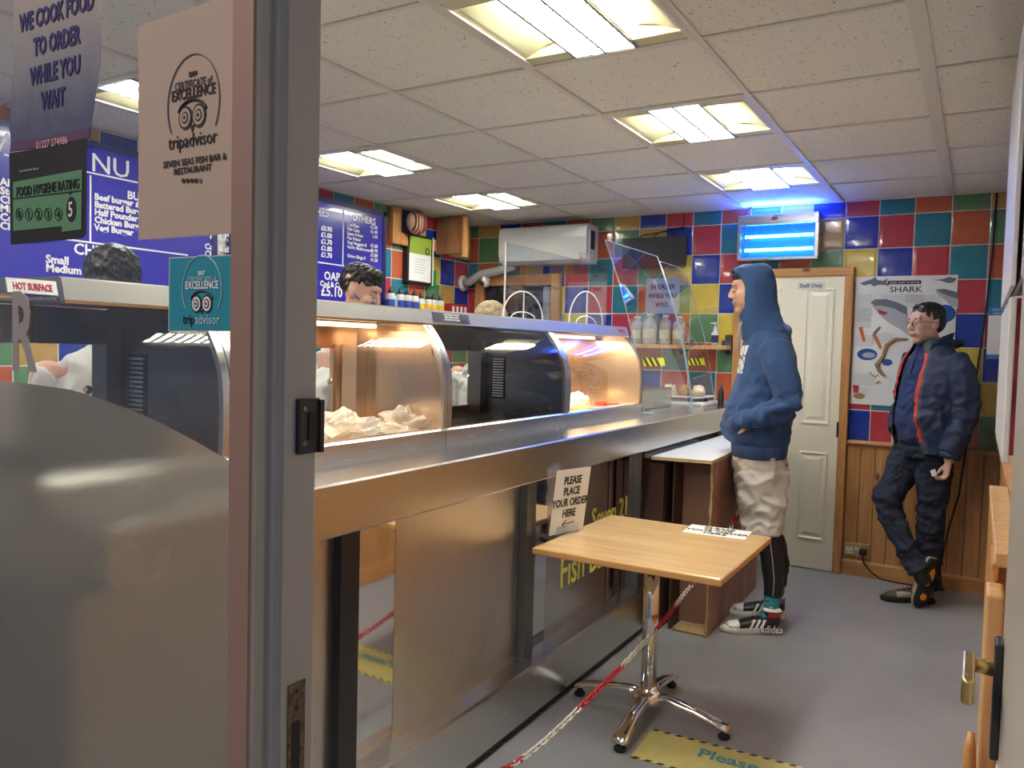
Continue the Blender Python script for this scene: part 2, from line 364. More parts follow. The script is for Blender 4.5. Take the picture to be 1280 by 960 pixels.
# ceiling grid: inverted tee bars and tiles
mt=MB()
FIX=[(0,-1),(0,1),(0,3),(-3,1),(-3,3),(-3,-1),(0,-3),(-3,-3)]
for k in range(-4,4):
    x=GX+P*k; w=.024 if k==2 else .012
    obj('ceiling_bar',MB().box(x-w,x+w,.72,D,ZC-.004,ZC+.012),'ceilgrid',cl)
for j in range(-3,6):
    y=GY+P*j
    if y<D+.05: obj('ceiling_bar',MB().box(XL,XR,min(y,D-.01)-.010,min(y,D-.01)+.010,ZC-.003,ZC+.012),'ceilgrid',cl)
me_t=None
for k in range(-4,3):
    for j in range(-3,5):
        if (k,j) in FIX: continue
        x0=max(GX+P*k,XL)+.008;x1=min(GX+P*(k+1),XR)-.008;y0=GY+P*j+.008;y1=min(GY+P*(j+1),D)-.008
        dz=random.uniform(0,.003)
        if k in(-4,2):
            o=obj('ceiling_tile',MB().box(x0,x1,y0,y1,ZC+.002+dz,ZC+.018),'ceil',cl)
        else:
            if me_t is None:
                o=obj('ceiling_tile',MB().box(-P/2+.008,P/2-.008,-P/2+.008,P/2-.008,0,.016),'ceil',cl,local=True); me_t=o.data
            else:
                o=bpy.data.objects.new('ceiling_tile',me_t); COL.objects.link(o); o.parent=cl
            o.location=((GX+P*(k+.5)),(GY+P*(j+.5)),ZC+.003+dz)
# light fixtures
def fixture(k,j,label):
    cx,cy=GX+P*(k+.5),GY+P*(j+.5); t=thing('ceiling_light',label,'ceiling light',(cx,cy,ZC),0,'recessed ceiling light panels')
    h=P/2-.01
    fr=MB()
    for a in (-1,1):
        fr.box(min(a*h,a*(h-.018)),max(a*h,a*(h-.018)),-h,h,-.004,.06); fr.box(-h,h,min(a*h,a*(h-.012)),max(a*h,a*(h-.012)),-.0035,.06)
    fr.box(-h,h,-h,h,.056,.062); obj('frame',fr,'ceilgrid',t,local=True)
    for a in (-1,1):
        w=MB(); rings=[]
        for q in range(9):
            u=q/8; x=a*(.115+u*(h-.018-.115)); z=.002+.046*math.cos(u*PI/2)**1.1
            rings.append([Vector((x,-h+.012,z)),Vector((x,h-.012,z)),Vector((x,h-.012,z+.003)),Vector((x,-h+.012,z+.003))])
        w.loft(rings); obj('reflector',w,'wing',t,True,local=True)
        for b in (-1,1):
            s=MB().prism([(a*.115,.0),(a*(h-.02),.0),(a*(h-.02),.012),(a*.2,.03),(a*.115,.045)],'y',b*(h-.014),b*(h-.075))
            obj('end_cap',s,'wing',t,local=True)
    obj('diffuser',MB().box(-.108,.108,-h+.016,h-.016,.010,.034),'panel_glow',t,local=True)
    lv=MB()
    for i in range(3): lv.box(-.11+i*.11-.004,-.11+i*.11+.004,-h+.014,h-.014,-.006,.0095)
    for i in range(13):
        y=-h+.02+i*(2*h-.04)/12; lv.box(-.11,.11,y-.0035,y+.0035,-.004,.0095)
    obj('louvre',lv,'louvre',t,local=True,kind='stuff')
    return t
fixture(0,-1,'nearest and largest recessed ceiling light above the table, louvred centre')
fixture(0,1,'middle of three louvred ceiling lights in the right-hand run, above the counter end')
fixture(0,3,'furthest right-hand ceiling light, tinted blue, just above the insect killer')
fixture(-3,1,'louvred ceiling light above the menu board, left of the far small one')
fixture(-3,3,'furthest left-hand ceiling light, by the wood cabinet and air conditioner')
fixture(-3,-1,'ceiling light seen through the front glass between the two posters')
fixture(0,-3,'ceiling light just inside the doorway, above the frame'); fixture(-3,-3,'ceiling light over the near end of the range')
# back wall: wainscot, door
wx0,wx1=-.722,XR
n=10
for i in range(n):
    a=wx0+(wx1-wx0)*i/n; b=wx0+(wx1-wx0)*(i+1)/n
    mb=MB(); mb.prism([(a+.0015,D+.01),(a+.0015,D-.010),(a+.005,D-.014),(b-.005,D-.014),(b-.0015,D-.010),(b-.0015,D+.01)],'z',.09,.862)
    obj('plank',mb,'pine',wb)
struct(obj('trim_3',MB().prism([(D,.855),(D-.026,.855),(D-.034,.868),(D-.030,.882),(D,.888)],'x',wx0,XR),'pine_h',bevel=.003))
struct(obj('baseboard_back',MB().prism([(D,0),(D-.024,0),(D-.024,.085),(D-.016,.10),(D,.10)],'x',wx0,XR),'pine_h'))
# door
d1=struct(B('door_1',(-1.435,-.774,D-.035,D+.0,.006,1.958),'doorpaint',None,bevel=.002)); 
def door_panel(xa,xb,za,zb):
    mb=MB(); y=D-.035; r=[]
    for ins,dy in ((0,.002),(.0,-.007),(.010,-.009),(.018,-.0015),(.030,-.0015),(.050,-.008),(.055,-.008)):
        r.append([Vector((xa+ins,y+dy,za+ins)),Vector((xb-ins,y+dy,za+ins)),Vector((xb-ins,y+dy,zb-ins)),Vector((xa+ins,y+dy,zb-ins))])
    mb.loft(r); obj('raised_panel',mb,'doorpaint',d1)
for (xa,xb) in ((-1.36,-1.17),(-1.015,-.835)):
    door_panel(xa,xb,.20,.79) ; door_panel(xa,xb,.975,1.875)
fr=MB(); fr.prism([(D,0),(D-.05,0),(D-.05,2.005),(D,2.005)],'x',-.776,-.722); obj('door_frame',fr,'pine',d1,bevel=.006)
obj('door_frame',MB().prism([(D,1.955),(D-.052,1.955),(D-.052,2.012),(D,2.012)],'x',-1.487,-.722),'pine_h',d1,bevel=.006)
obj('door_frame',MB().box(-1.487,-1.436,D-.05,D,0,1.955),'pine',d1,bevel=.006)
for z in (.95,): B('hinge',(-.785,-.772,D-.053,D-.03,z-.05,z+.05),'blackmetal',d1)
sp=B('name_plate',(-1.068,-.90,D-.044,D-.035,1.868,1.915),plain('plate_plastic',(.62,.63,.64),.3),d1)
text('lettering','Staff Only',.036,'ink',d1,(-.984,D-.0445,1.881),DX,DZ,'CENTER',.0006)
# ================================================================== FRYING RANGE AND COUNTER
YN=.98
rg=thing('frying_range','long stainless steel frying range with curved glass display cases and steel counter front','frying range',(-1.75,2.6,0))
obj('counter_rail',MB().prism([(-1.402,.940),(-1.402,1.070),(-1.407,1.076),(-1.60,1.076),(-1.60,1.066),(-1.414,1.064),(-1.414,.948),(-1.44,.946),(-1.44,.938),(-1.404,.936)],'y',YN,D-.02),'steel_h',rg)
obj('under_rail',MB().box(-1.50,-1.43,YN,3.84,.935,.97),'steel_dark',rg)
obj('worktop',MB().box(-2.16,-1.60,4.14,D-.02,1.04,1.076),'steel_h',rg)
for a,b in ((YN,1.34),(1.343,2.27),(2.273,3.21),(3.213,4.136)):
    obj('apron_panel',MB().prism([(-1.597,1.072),(-1.597,1.138),(-1.603,1.145),(-1.63,1.147),(-1.63,1.072)],'y',a,b),'steel_h',rg)
obj('lower_rail',MB().prism([(-1.41,.035),(-1.41,.218),(-1.418,.226),(-1.492,.232),(-1.6,.232),(-1.6,.035)],'y',YN,3.84),'steel_h',rg)
obj('kick_plate',MB().box(-1.6,-1.425,YN,3.84,0,.036),'blackmetal',rg)
def panel(y0,y1,mat,bulge=0):
    mb=MB(); n=14 if bulge else 2; rings=[]
    for i in range(n+1):
        u=i/n; y=y0+(y1-y0)*u; x=-1.490+bulge*math.sin(PI*u)**.6
        rings.append([Vector((x,y,.228)),Vector((x,y,.945)),Vector((x-.012,y,.945)),Vector((x-.012,y,.228))])
    mb.loft(rings); return obj('front_panel',mb,mat,rg,smooth=False)
panel(YN,1.60,'steel_panel'); panel(1.675,1.866,'mirror'); panel(1.868,2.615,'steel_panel',.012); panel(2.69,2.848,'mirror')
MT['fishpanel']=steel('satin_sign_panel',(.62,.63,.64),.24,(1,1,1),wave=.05,bump=.0)
panel(2.85,3.46,'fishpanel'); panel(3.47,3.64,'mirror'); panel(3.655,3.80,'mirror')
obj('post',MB().box(-1.50,-1.462,1.60,1.675,.22,.945),'blackmetal',rg)
obj('post',MB().box(-1.50,-1.455,2.617,2.688,.22,.945),'steel_dark',rg,bevel=.003)
obj('post',MB().box(-1.50,-1.455,3.80,3.84,.04,.945),'steel_dark',rg,bevel=.003)
MT['yellowprint']=plain('yellow_vinyl_letters',(.95,.90,.16),.4)
fb0=U(700,737,'x',-1.486); fb1=U(700,696,'x',-1.486); text('lettering','Fish Bar',(fb1.z-fb0.z)/.72,'yellowprint',rg,(-1.4888,fb0.y,fb0.z),DY,DZ,bold=.0012,sx=.80)
fb0=U(786,643,'x',-1.486); fb1=U(786,618,'x',-1.486); text('lettering','Seven 21',(fb1.z-fb0.z)/.72,'yellowprint',rg,(-1.4888,fb0.y,fb0.z),DY,DZ,'RIGHT',bold=.001,sx=.85)
# carcass
obj('carcass',MB().box(-2.10,-1.505,YN,3.80,.04,.93),'steel_dark',rg)
# curved glass profile (x,z)
prof=[(-1.601,1.145),(-1.599,1.20),(-1.598,1.26),(-1.600,1.31),(-1.605,1.345),(-1.614,1.378),(-1.627,1.408),(-1.642,1.435),(-1.660,1.462),(-1.680,1.488),(-1.700,1.512)]
_p=[]
for _i in range(len(prof)-1):
    for _u in (0,.25,.5,.75): _p.append(tuple(a+(b-a)*_u for a,b in zip(prof[_i],prof[_i+1])))
_p.append(prof[-1]); prof=[_p[0]]+[tuple(sum(_p[_j+_k][c]*w for _k,w in((-2,.1),(-1,.25),(0,.3),(1,.25),(2,.1))) for c in(0,1)) for _j in range(2,len(_p)-2)]+[_p[-1]]
CASE=[(YN,1.34),(1.34,2.272),(2.272,3.212),(3.212,4.136)]
def strip(y0,y1,off,th):
    rings=[]
    for i,(x,z) in enumerate(prof):
        a=prof[max(i-1,0)]; b=prof[min(i+1,len(prof)-1)]; t=Vector((b[0]-a[0],0,b[1]-a[1])).normalized(); nrm=Vector((t.z,0,-t.x))
        p=Vector((x,0,z)); o1=p+nrm*off; o0=p+nrm*(off-th)
        rings.append([Vector((o1.x,y0,o1.z)),Vector((o1.x,y1,o1.z)),Vector((o0.x,y1,o0.z)),Vector((o0.x,y0,o0.z))])
    return MB().loft(rings)
def sheet(y0,y1,off=0):
    rings=[]
    for (x,z) in prof: rings.append([Vector((x,y0,z)),Vector((x,y1,z))])
    m=MB(); m.loft(rings,caps=False,closed=False); return m
for i,(a,b) in enumerate(CASE):
    obj('curved_glass',sheet(a+.02,b-.02),'case_glass',rg,True)
for y in (1.34,2.272,3.212):
    obj('glass_rib',strip(y-.025,y-.002,.006,.016),'steel_h',rg,bevel=.001); obj('glass_rib',strip(y+.001,y+.027,.006,.016),'steel_h',rg,bevel=.001)
    obj('rib_seal',strip(y-.006,y+.006,.001,.014),'rubber',rg)
obj('glass_rib',strip(4.118,4.137,.005,.012),'steel_dark',rg)
# canopy beam
obj('canopy_beam',MB().prism([(-1.695,1.508),(-1.690,1.513),(-1.703,1.558),(-1.713,1.563),(-2.14,1.563),(-2.14,1.545),(-1.72,1.522),(-1.70,1.508)],'y',YN,4.15),'steel_beam',rg)
obj('canopy_edge',MB().prism([(-1.688,1.505),(-1.686,1.512),(-1.70,1.512),(-1.70,1.505)],'y',YN,4.15),'chrome',rg)
# case interior
obj('case_floor',MB().box(-2.10,-1.61,YN,4.136,1.085,1.10),'steel_in',rg)
obj('case_roof',MB().box(-2.12,-1.72,YN,4.136,1.512,1.519),'steel_in',rg)
MT['copperish']=steel('lamplit_steel',(.70,.55,.42),.22,(60,60,1),wave=.18)  # warm heat-lamp light put into the steel colour
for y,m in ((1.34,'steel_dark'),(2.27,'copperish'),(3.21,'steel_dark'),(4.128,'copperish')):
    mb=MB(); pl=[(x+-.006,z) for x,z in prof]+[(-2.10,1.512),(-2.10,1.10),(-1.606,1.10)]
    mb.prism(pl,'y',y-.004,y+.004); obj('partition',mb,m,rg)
    if m=='steel_dark':
        v=MB()
        for k in range(15): v.box(-1.99,-1.93,y-.010,y-.0045,1.20+k*.0125,1.206+k*.0125)
        obj('air_grille',v,'steel',rg,kind='stuff'); B('grille_back',(-2.0,-1.92,y-.0055,y-.0045,1.19,1.39),'black',rg)
        obj('duct_box',MB().box(-2.095,-2.03,y-.05,y-.005,1.12,1.46),'steel_dark',rg)
    elif y<3:
        obj('duct_box',MB().box(-2.03,-1.96,y-.06,y-.005,1.10,1.50),'copperish',rg)
        B('glow_plate',(-1.94,-1.66,y-.008,y-.0045,1.40,1.46),'copperish',rg)
zo0,zo1=1.15,1.42
for i,(a,b) in enumerate(CASE):
    m='copperish' if i in(1,3) else 'steel_dark'  # lit cases warm steel, unlit cases dark steel: light put into the colour
    ya,yb=(a+.25 if i else YN+.02),b-.04
    if i==3: ya,yb=3.45,3.75
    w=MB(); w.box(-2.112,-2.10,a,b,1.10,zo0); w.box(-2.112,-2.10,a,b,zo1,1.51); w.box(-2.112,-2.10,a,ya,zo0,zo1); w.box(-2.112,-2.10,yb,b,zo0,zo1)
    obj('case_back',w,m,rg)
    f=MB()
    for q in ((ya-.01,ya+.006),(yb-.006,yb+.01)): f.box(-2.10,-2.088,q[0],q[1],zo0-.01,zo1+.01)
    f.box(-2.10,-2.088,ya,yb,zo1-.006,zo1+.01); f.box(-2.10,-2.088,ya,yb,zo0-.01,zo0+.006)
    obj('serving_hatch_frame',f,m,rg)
    if i in(1,2,0):
        k=MB(); k.lathe([(0.002,0),(.012,.001),(.012,.006),(.004,.009)]); k.xf(Matrix.Translation((-2.086,yb-.03,1.29))@Matrix.Rotation(PI/2,4,'Y')); obj('latch_knob',k,'chrome',rg)
# case heat lamps (real light sources of the lit cases)
MT['heatglow']=plain('heat_lamp_tube',(1,.8,.55),.4,emit=(1,.66,.36),estr=2.0)
for (a,b) in (CASE[1],CASE[3]):
    obj('heat_lamp',MB().tube([(-1.86,a+.08,1.497),(-1.86,b-.08,1.497)],.008),'heatglow',rg)
    lamp('heat_lamp_light','AREA',(-1.88,(a+b)/2,1.485),2.2 if a<2 else 5,(1,.72,.46),.10,(0,0,0),b-a-.2)
# plates on the beam
def plate_on_beam(px0,px1,py,h,mat):
    a=U(px0,py,'x',-1.691); b=U(px1,py,'x',-1.691); return a.y,b.y,a.z
y0,y1=U(10,352,'x',-1.689).y,U(73,358,'x',-1.689).y; zc=1.537
BU=Vector((-.013,0,.045)).normalized()
def bface(z,off): u=(z-1.513)/.045; return Vector((-1.690-.013*u+off,0,z))
def beam_plate(nm,mat,y0,y1,z0,z1):
    p=[bface(z0,.0001),bface(z0,.0025),bface(z1,.0025),bface(z1,.0001)]
    return obj(nm,MB().prism([(q.x,q.z) for q in p],'y',y0,y1),mat,rg)
hp=beam_plate('warning_plate','white',y0,y1,1.520,1.550)
q=bface(1.5275,.0032); text('lettering','HOT SURFACE',.0205,'redink',hp,(q.x,(y0+y1)/2,q.z),DY,BU,'CENTER',.0009,sx=(y1-y0)/.172)
y0,y1=U(543,390,'x',-1.689).y,U(588,396,'x',-1.689).y
hp=beam_plate('instruction_plate','steel_dark',y0,y1,1.518,1.554)
for k in range(3):
    q=bface(1.5455-.0095*k,.0032); text('lettering','CAUTION HOT GLASS' if k%2==0 else 'KEEP HANDS CLEAR',.0100,'whiteink',hp,(q.x,(y0+y1)/2,q.z),DY,BU,'CENTER')
hp=beam_plate('badge','redink',4.02,4.10,1.530,1.548)
# sneeze guards on the counter
def guard(name,label,ya,yb,xb,xt,zt,grp,round_=False):
    t=thing(name,label,'screen',(xb,(ya+yb)/2,1.078),0,grp)
    nseg=8; pts=[]
    # outline in (y,s) where s runs up the slope
    cor=[(ya,0),(yb,0)]
    if round_:
        for q in range(7):
            a=PI/2*q/6; cor.append((yb-.12+.12*math.cos(a),.88+.12*math.sin(a)))
    else: cor.append((yb,1))
    cor.append((ya,1))
    def P3(y,s,o): 
        bow=.035*math.sin(PI*s); return Vector((xb+(xt-xb)*s+bow+o,y,1.078+(zt-1.078)*s))
    rings=[]
    m=MB()
    for i in range(nseg):
        pass
    N_=12
    fr=[[P3(ya+.0,s/N_,0),P3(yb-(.12*(1-math.sqrt(max(0,1-max(0,(s/N_-.88)/.12)**2))) if round_ else 0),s/N_,0)] for s in range(N_+1)]
    m.loft([[a,b] for a,b in fr],caps=False,closed=False)
    obj('acrylic_sheet',m,'acrylic',t)
    e=MB(); e.tube([a for a,b in fr],.0035,6); e.tube([b for a,b in fr],.0035,6); e.tube([fr[-1][0],fr[-1][1]],.003,6)
    obj('polished_edge',e,'acrylic_edge',t)
    # hazard tape
    s0=(1.345-1.078)/(zt-1.078); s1=s0+.05
    w=.36; yc=U(819 if ya<5 else 872,452,'x',xb+(xt-xb)*s0+.03).y; yy0,yy1=yc-w/2,yc+w/2
    yy0=max(yy0,ya+.01); yy1=min(yy0+w,yb-.01)
    tp=MB(); tp.add([P3(yy0,s0,.002),P3(yy1,s0,.002),P3(yy1,s1,.002),P3(yy0,s1,.002)],[(0,1,2,3)]); tp_o=obj('hazard_tape',tp,plain('yellow_tape',(.85,.75,.03),.4),t)
    st=MB(); k=yy0
    while k+.10<yy1:
        st.add([P3(k+.05,s0,.003),P3(k+.095,s0,.003),P3(k+.045,s1,.003),P3(k,s1,.003)],[(0,1,2,3)]); k+=.09
    obj('tape_stripe',st,'black',tp_o,kind='stuff')
    for y in (ya+.06,yb-.06): obj('foot',MB().box(xb-.05,xb+.03,y-.012,y+.012,1.0775,1.088),'acrylic_edge',t,bevel=.002)
    return t
guard('acrylic_screen','tall clear acrylic screen next to the glass case, hazard tape low on it',4.19,5.04,-1.60,-1.87,2.06,'acrylic screens on the counter')
guard('acrylic_screen','tall clear acrylic screen with rounded corner by the back wall, nearest the hooded man',5.06,5.555,-1.60,-1.86,2.03,'acrylic screens on the counter',True)
# acrylic sheet and white wire arches on the canopy
t=thing('canopy_screen','clear acrylic sheet with white edge standing on top of the range canopy','screen',(-1.78,3.3,1.562))
ya=U(630,395,'x',-1.78).y; yb=U(757,405,'x',-1.78).y; zt=U(630,302,'x',-1.78).z
obj('acrylic_sheet',MB().box(-1.7815,-1.7785,ya,yb,1.563,zt),'acrylic',t)
obj('edge_strip',MB().tube([(-1.78,ya,1.563),(-1.78,ya,zt)],.004,8),'white',t)
for nm,px0,px1,lab in (('wire_arch',628,678,'white wire arch with centre bar on the canopy, left one by the blond head'),('wire_arch',711,753,'white wire arch with centre bar on the canopy, right one before the tiles')):
    a=U(px0,400,'x',-1.76).y; b=U(px1,400,'x',-1.76).y; R_=(b-a)/2; c=(a+b)/2
    w=thing(nm,lab,'wire stand',(-1.76,c,1.562),0,'white wire arches')
    ht=U((px0+px1)/2,364,'x',-1.76).z-1.563
    pts=[(-1.76,c+R_*math.cos(q),1.563+ht*math.sin(q)) for q in [PI*i/16 for i in range(17)]]
    obj('arch',MB().tube(pts,.0035,6),'white',w); obj('centre_bar',MB().tube([(-1.76,c,1.563),(-1.76,c,1.563+ht)],.003,6),'white',w)
    obj('inner_arch',MB().tube([(-1.76,c+R_*.6*math.cos(q),1.563+ht*.25*math.sin(q)) for q in [PI*i/10 for i in range(11)]],.0028,6),'white',w)
# food in the cases
def crumple(c,r,seed,amp=.25,n=18,m=11):
    mb=MB(); rings=[]
    for i in range(m+1):
        th=PI*(.03+.94*i/m); rr=[]
        for k in range(n):
            a=2*PI*k/n; d=Vector((math.sin(th)*math.cos(a),math.sin(th)*math.sin(a),-math.cos(th)))
            f=1+amp*noise.noise(d*3.1+Vector((seed,0,0)))*1.6
            v=Vector((d.x*r[0]*f,d.y*r[1]*f,max(-r[2]*.55,d.z*r[2]*f))); rr.append(Vector(c)+v)
        rings.append(rr)
    return mb.loft(rings)
MT['film']=plain('clear_plastic_bag',(.80,.80,.80),.12,alpha=.45,bump=.6,bscale=35); MT['bread']=plain('baked_crust',(.62,.33,.10),.7,bump=.4,bscale=40,var=.35); MT['bun']=plain('pale_bun',(.80,.66,.50),.7,var=.1,bscale=20,bump=.1)
c1=U(427,545,'z',1.12); c2=U(507,540,'z',1.12)
for c,lab in ((c1,'clear plastic bag of bread rolls in the lit case, next to the door frame'),(c2,'crumpled clear plastic bag of food in the lit case, left of the curved rib')):
    c.z=1.1012; c.x=min(c.x,-1.72)
    t=thing('plastic_bag',lab,'bag',c,0,'bags of food in the first lit case')
    obj('film',crumple((0,0,.036),(.10,.12,.062),c.y*9,.45,26,15),'film',t,local=True)
    for q in range(3): obj('bread_roll',MB().ell((.0+.02*(q-1),-.05+.05*q,.030),(.036,.034,.026)),'bun',t,True,local=True)
    obj('tray_base',MB().lathe([(0,0),(.08,0),(.09,.008),(0,.008)],(0,0,-.001)),'bread',t,True,local=True)
a=U(752,510,'z',1.11)
t=thing('hot_tray','white tray under the heat lamp in the last lit case','tray',(-1.86,3.72,1.101)); obj('pan',MB().box(-2.07,-1.66,3.28,4.08,1.1015,1.112),'white',t,bevel=.004)
for (px,py,r,mat,lab,nm) in ((723,497,(.055,.075,.055),'bun','large pale wrapped pastry under the heat lamp in the last lit case','wrapped_pastry'),(727,509,(.06,.10,.022),'bread','flat golden battered fish in front of the wrapped pastry','battered_fish')):
    p=U(px,py,'z',1.125); x=-1.74 if nm=='battered_fish' else -1.86
    p=U(px,py,'x',x); o=obj(nm,crumple((x,p.y,1.114+r[2]*.56),r,px,.2),mat,None,True); tag(o,lab,'food')
MT['sausage']=plain('fried_sausage',(.38,.06,.03),.35,bump=.2,bscale=30,var=.4)
for i in range(5):
    p=U(770,500,'x',-1.80); y=p.y-.14+i*.07
    o=obj('sausage',MB().tube([(-1.73,y,1.128),(-1.74,y+.01,1.131),(-1.80,y+.015,1.131),(-1.86,y+.01,1.131),(-1.87,y,1.128)],[.006,.014,.016,.014,.006],10),'sausage',None,True)
    tag(o,('nearest','second nearest','middle','second furthest','furthest')[i]+' of five red-brown sausages in a row inside the last lit case','food','fried sausages in the last lit case')
# chips basket rack in the dark case
rk=MB()
for i in range(22): rk.box(-2.05,-1.66,2.36+i*.036,2.363+i*.036,1.102,1.125)
rk.box(-2.05,-2.045,2.36,3.12,1.102,1.125); rk.box(-1.665,-1.66,2.36,3.12,1.102,1.125)
tag(obj('wire_rack',rk,'chrome'),'steel wire draining rack on the floor of the dark middle case','rack')
# ================================================================== TABLE
t=thing('cafe_table','small square cafe table with beech top on a chromed four-foot pedestal','table',(-1.045,2.91,0))
obj('tabletop',MB().box(-1.388,-.69,2.545,3.262,.672,.700),'beech',t,bevel=.006)
obj('edge_band',MB().prism([(-1.390,2.543),(-.688,2.543),(-.688,3.264),(-1.390,3.264)],'z',.675,.697),plain('beech_edge',(.62,.34,.12),.4),t,bevel=.003)
cx,cy=-1.062,2.925
obj('pole',MB().lathe([(.031,.085),(.031,.665)],(cx,cy,0),28),'chrome',t,True)
obj('mount_plate',MB().box(cx-.13,cx+.13,cy-.13,cy+.13,.664,.672),'blackmetal',t)
obj('hub',MB().lathe([(.02,.055),(.062,.06),(.066,.085),(.048,.105),(.036,.112),(.034,.125)],(cx,cy,0),24),'chrome',t,True)
for k,(fx,fy) in enumerate(((-1.385,2.945),(-1.045,2.59),(-.735,2.905),(-1.075,3.26))):
    d=Vector((fx-cx,fy-cy,0)); n_=d.normalized(); s=Vector((-n_.y,n_.x,0)); rings=[]
    for u,h,w,th in ((.04,.082,.030,.030),(.25,.088,.028,.026),(.6,.072,.027,.020),(.85,.054,.030,.017),(.97,.043,.032,.014),(1.0,.036,.028,.008)):
        p=Vector((cx,cy,0))+d*u; rings.append([p+s*w*a+DZ*(h+th*b) for a,b in ((-1,-.3),(-.75,.5),(-.3,.62),(.3,.62),(.75,.5),(1,-.3),(.6,-.5),(-.6,-.5))])
    o=obj('foot',MB().loft(rings),'chrome',t,True)
    obj('glide',MB().lathe([(.018,0),(.022,.004),(.022,.014),(.012,.020),(.012,.034)],(fx-n_.x*.02,fy-n_.y*.02,0),14),'rubber',o,True)
# standing sign
bl=U(684,671,'z',.7005); br=U(729,656,'z',.7005); xd=(br-bl).normalized(); w=.20; h=.262
bl=U(686,671,'z',.7005)
xd=min((U(728,y_*.25,'z',.7005)-bl for y_ in range(2560,2690)),key=lambda v:abs(v.length-w)).normalized(); up=(DZ+Vector((xd.y,-xd.x,0))*.13).normalized()
t=thing('order_sign','upright white sign reading PLEASE PLACE YOUR ORDER HERE on the table','sign',bl+xd*w/2)
nn=xd.cross(up)
def quad(o,u,v,w,h,th=.0015): 
    m=MB(); n=u.cross(v).normalized()*th; return m.add([o-n,o+u*w-n,o+u*w+v*h-n,o+v*h-n,o+n,o+u*w+n,o+u*w+v*h+n,o+v*h+n],[(0,1,2,3),(7,6,5,4),(0,4,5,1),(1,5,6,2),(2,6,7,3),(3,7,4,0)])
obj('sheet',quad(bl+DZ*.003,xd,up,w,h,.001),'paper',t)
for i,s in enumerate(('PLEASE','PLACE','YOUR ORDER','HERE')): text('lettering',s,.045,'ink',t,bl+xd*w/2+up*(.205-.045*i)+nn*.0018,xd,up,'CENTER',.001,sx=.74)
ar=MB(); o=bl+xd*(w*.34)+up*.040+nn*.0018
for a,b in (((0,0),(.07,.004)),((0,0),(.018,.016)),((0,0),(.018,-.013))): ar.tube([o+xd*a[0]+up*a[1],o+xd*b[0]+up*b[1]],.0016,5)
obj('arrow',ar,'ink',t)
hd=MB(); hd.add(quad(bl+xd*.035-nn*.004+DZ*.001,xd,nn,w-.07,.055,.0012).v,quad(bl,xd,nn,1,1).f); hd.add(quad(bl+xd*.035+nn*.006+DZ*.002,xd,up,w-.07,.035,.0012).v,quad(bl,xd,nn,1,1).f)
obj('holder',hd,'acrylic',t)
# flat sign
q=[U(*p,'z',.7012) for p in ((837,665),(864,653),(949,662),(940,680))]
c=(q[0]+q[1]+q[2]+q[3])/4; xd=((q[3]-q[0])+(q[2]-q[1])).normalized(); vd=DZ.cross(xd)
t=thing('order_notice','white laminated notice PLEASE PLACE YOUR ORDER HERE lying flat on the table','notice',c)
obj('sheet',quad(c-xd*.125-vd*.085,xd,vd,.25,.165,.0007),'paper',t)
for i,s in enumerate(('PLEASE','PLACE','YOUR ORDER','HERE')): text('lettering',s,.040,'ink',t,c+vd*(.040-.034*i)+DZ*.0009,xd,vd,'CENTER',.001,sx=1.0)
# ================================================================== CHAIN
CP=[(-1.00,1.30,.50),(-1.03,1.79,.318),(-1.015,2.25,.33),(-.995,2.80,.395),(-1.06,3.35,.385),(-1.085,3.75,.393),(-1.09,4.05,.46),(-1.095,4.40,.60),(-1.09,4.6,.70)]
def cr(P,t):
    n=len(P)-1; i=min(int(t*n),n-1); u=t*n-i; p=[Vector(P[max(0,min(n,i+k))]) for k in(-1,0,1,2)]
    return .5*((2*p[1])+(-p[0]+p[2])*u+(2*p[0]-5*p[1]+4*p[2]-p[3])*u*u+(-p[0]+3*p[1]-3*p[2]+p[3])*u**3)
t=thing('barrier_chain','red and white plastic link chain strung past the table leg','chain',(-1.03,2.8,.4))
S=[cr(CP,i/600) for i in range(601)]; acc=[0]
for i in range(600): acc.append(acc[-1]+(S[i+1]-S[i]).length)
pitch=.0255; nl=int(acc[-1]/pitch); MT['chainred']=plain('red_plastic',(.55,.012,.018),.35); MT['chainwhite']=plain('offwhite_plastic',(.74,.70,.64),.4)
def linkmesh(mat):
    m=MB(); pts=[]
    a,b=.0125,.0075
    for i in range(17):
        q=2*PI*i/16; x=math.cos(q)*b+(a-b+.004)*(1 if math.cos(q)>0 else -1 if math.cos(q)<0 else 0); pts.append((x,math.sin(q)*b,0))
    m.tube(pts,.0029,6); o=obj('link',m,mat,t,True,local=True); return o
first={}
j=0
for i in range(nl):
    s=i*pitch
    while acc[j+1]<s: j+=1
    p=S[j]; d=(S[j+1]-S[j]).normalized()
    y=p.y
    seg=int((y+.22)/.42)%2  # alternate colour runs
    mat='chainwhite' if (y<1.83 or 1.85<y<2.19 or 2.49<y<2.80 or 3.13<y<3.45 or 3.95<y<4.2 or y>4.3) else 'chainred'
    if y<1.80 : mat='chainred' if y>1.45 else 'chainwhite'
    if mat not in first: o=linkmesh(mat); first[mat]=o.data
    else: o=bpy.data.objects.new('link',first[mat]); COL.objects.link(o); o.parent=t
    o.location=p-Vector(t.location)
    side=d.cross(DZ).normalized(); upv=side.cross(d)
    if i%2: side,upv=upv,-side
    R=Matrix((d,side,upv)).transposed(); o.rotation_euler=R.to_euler()
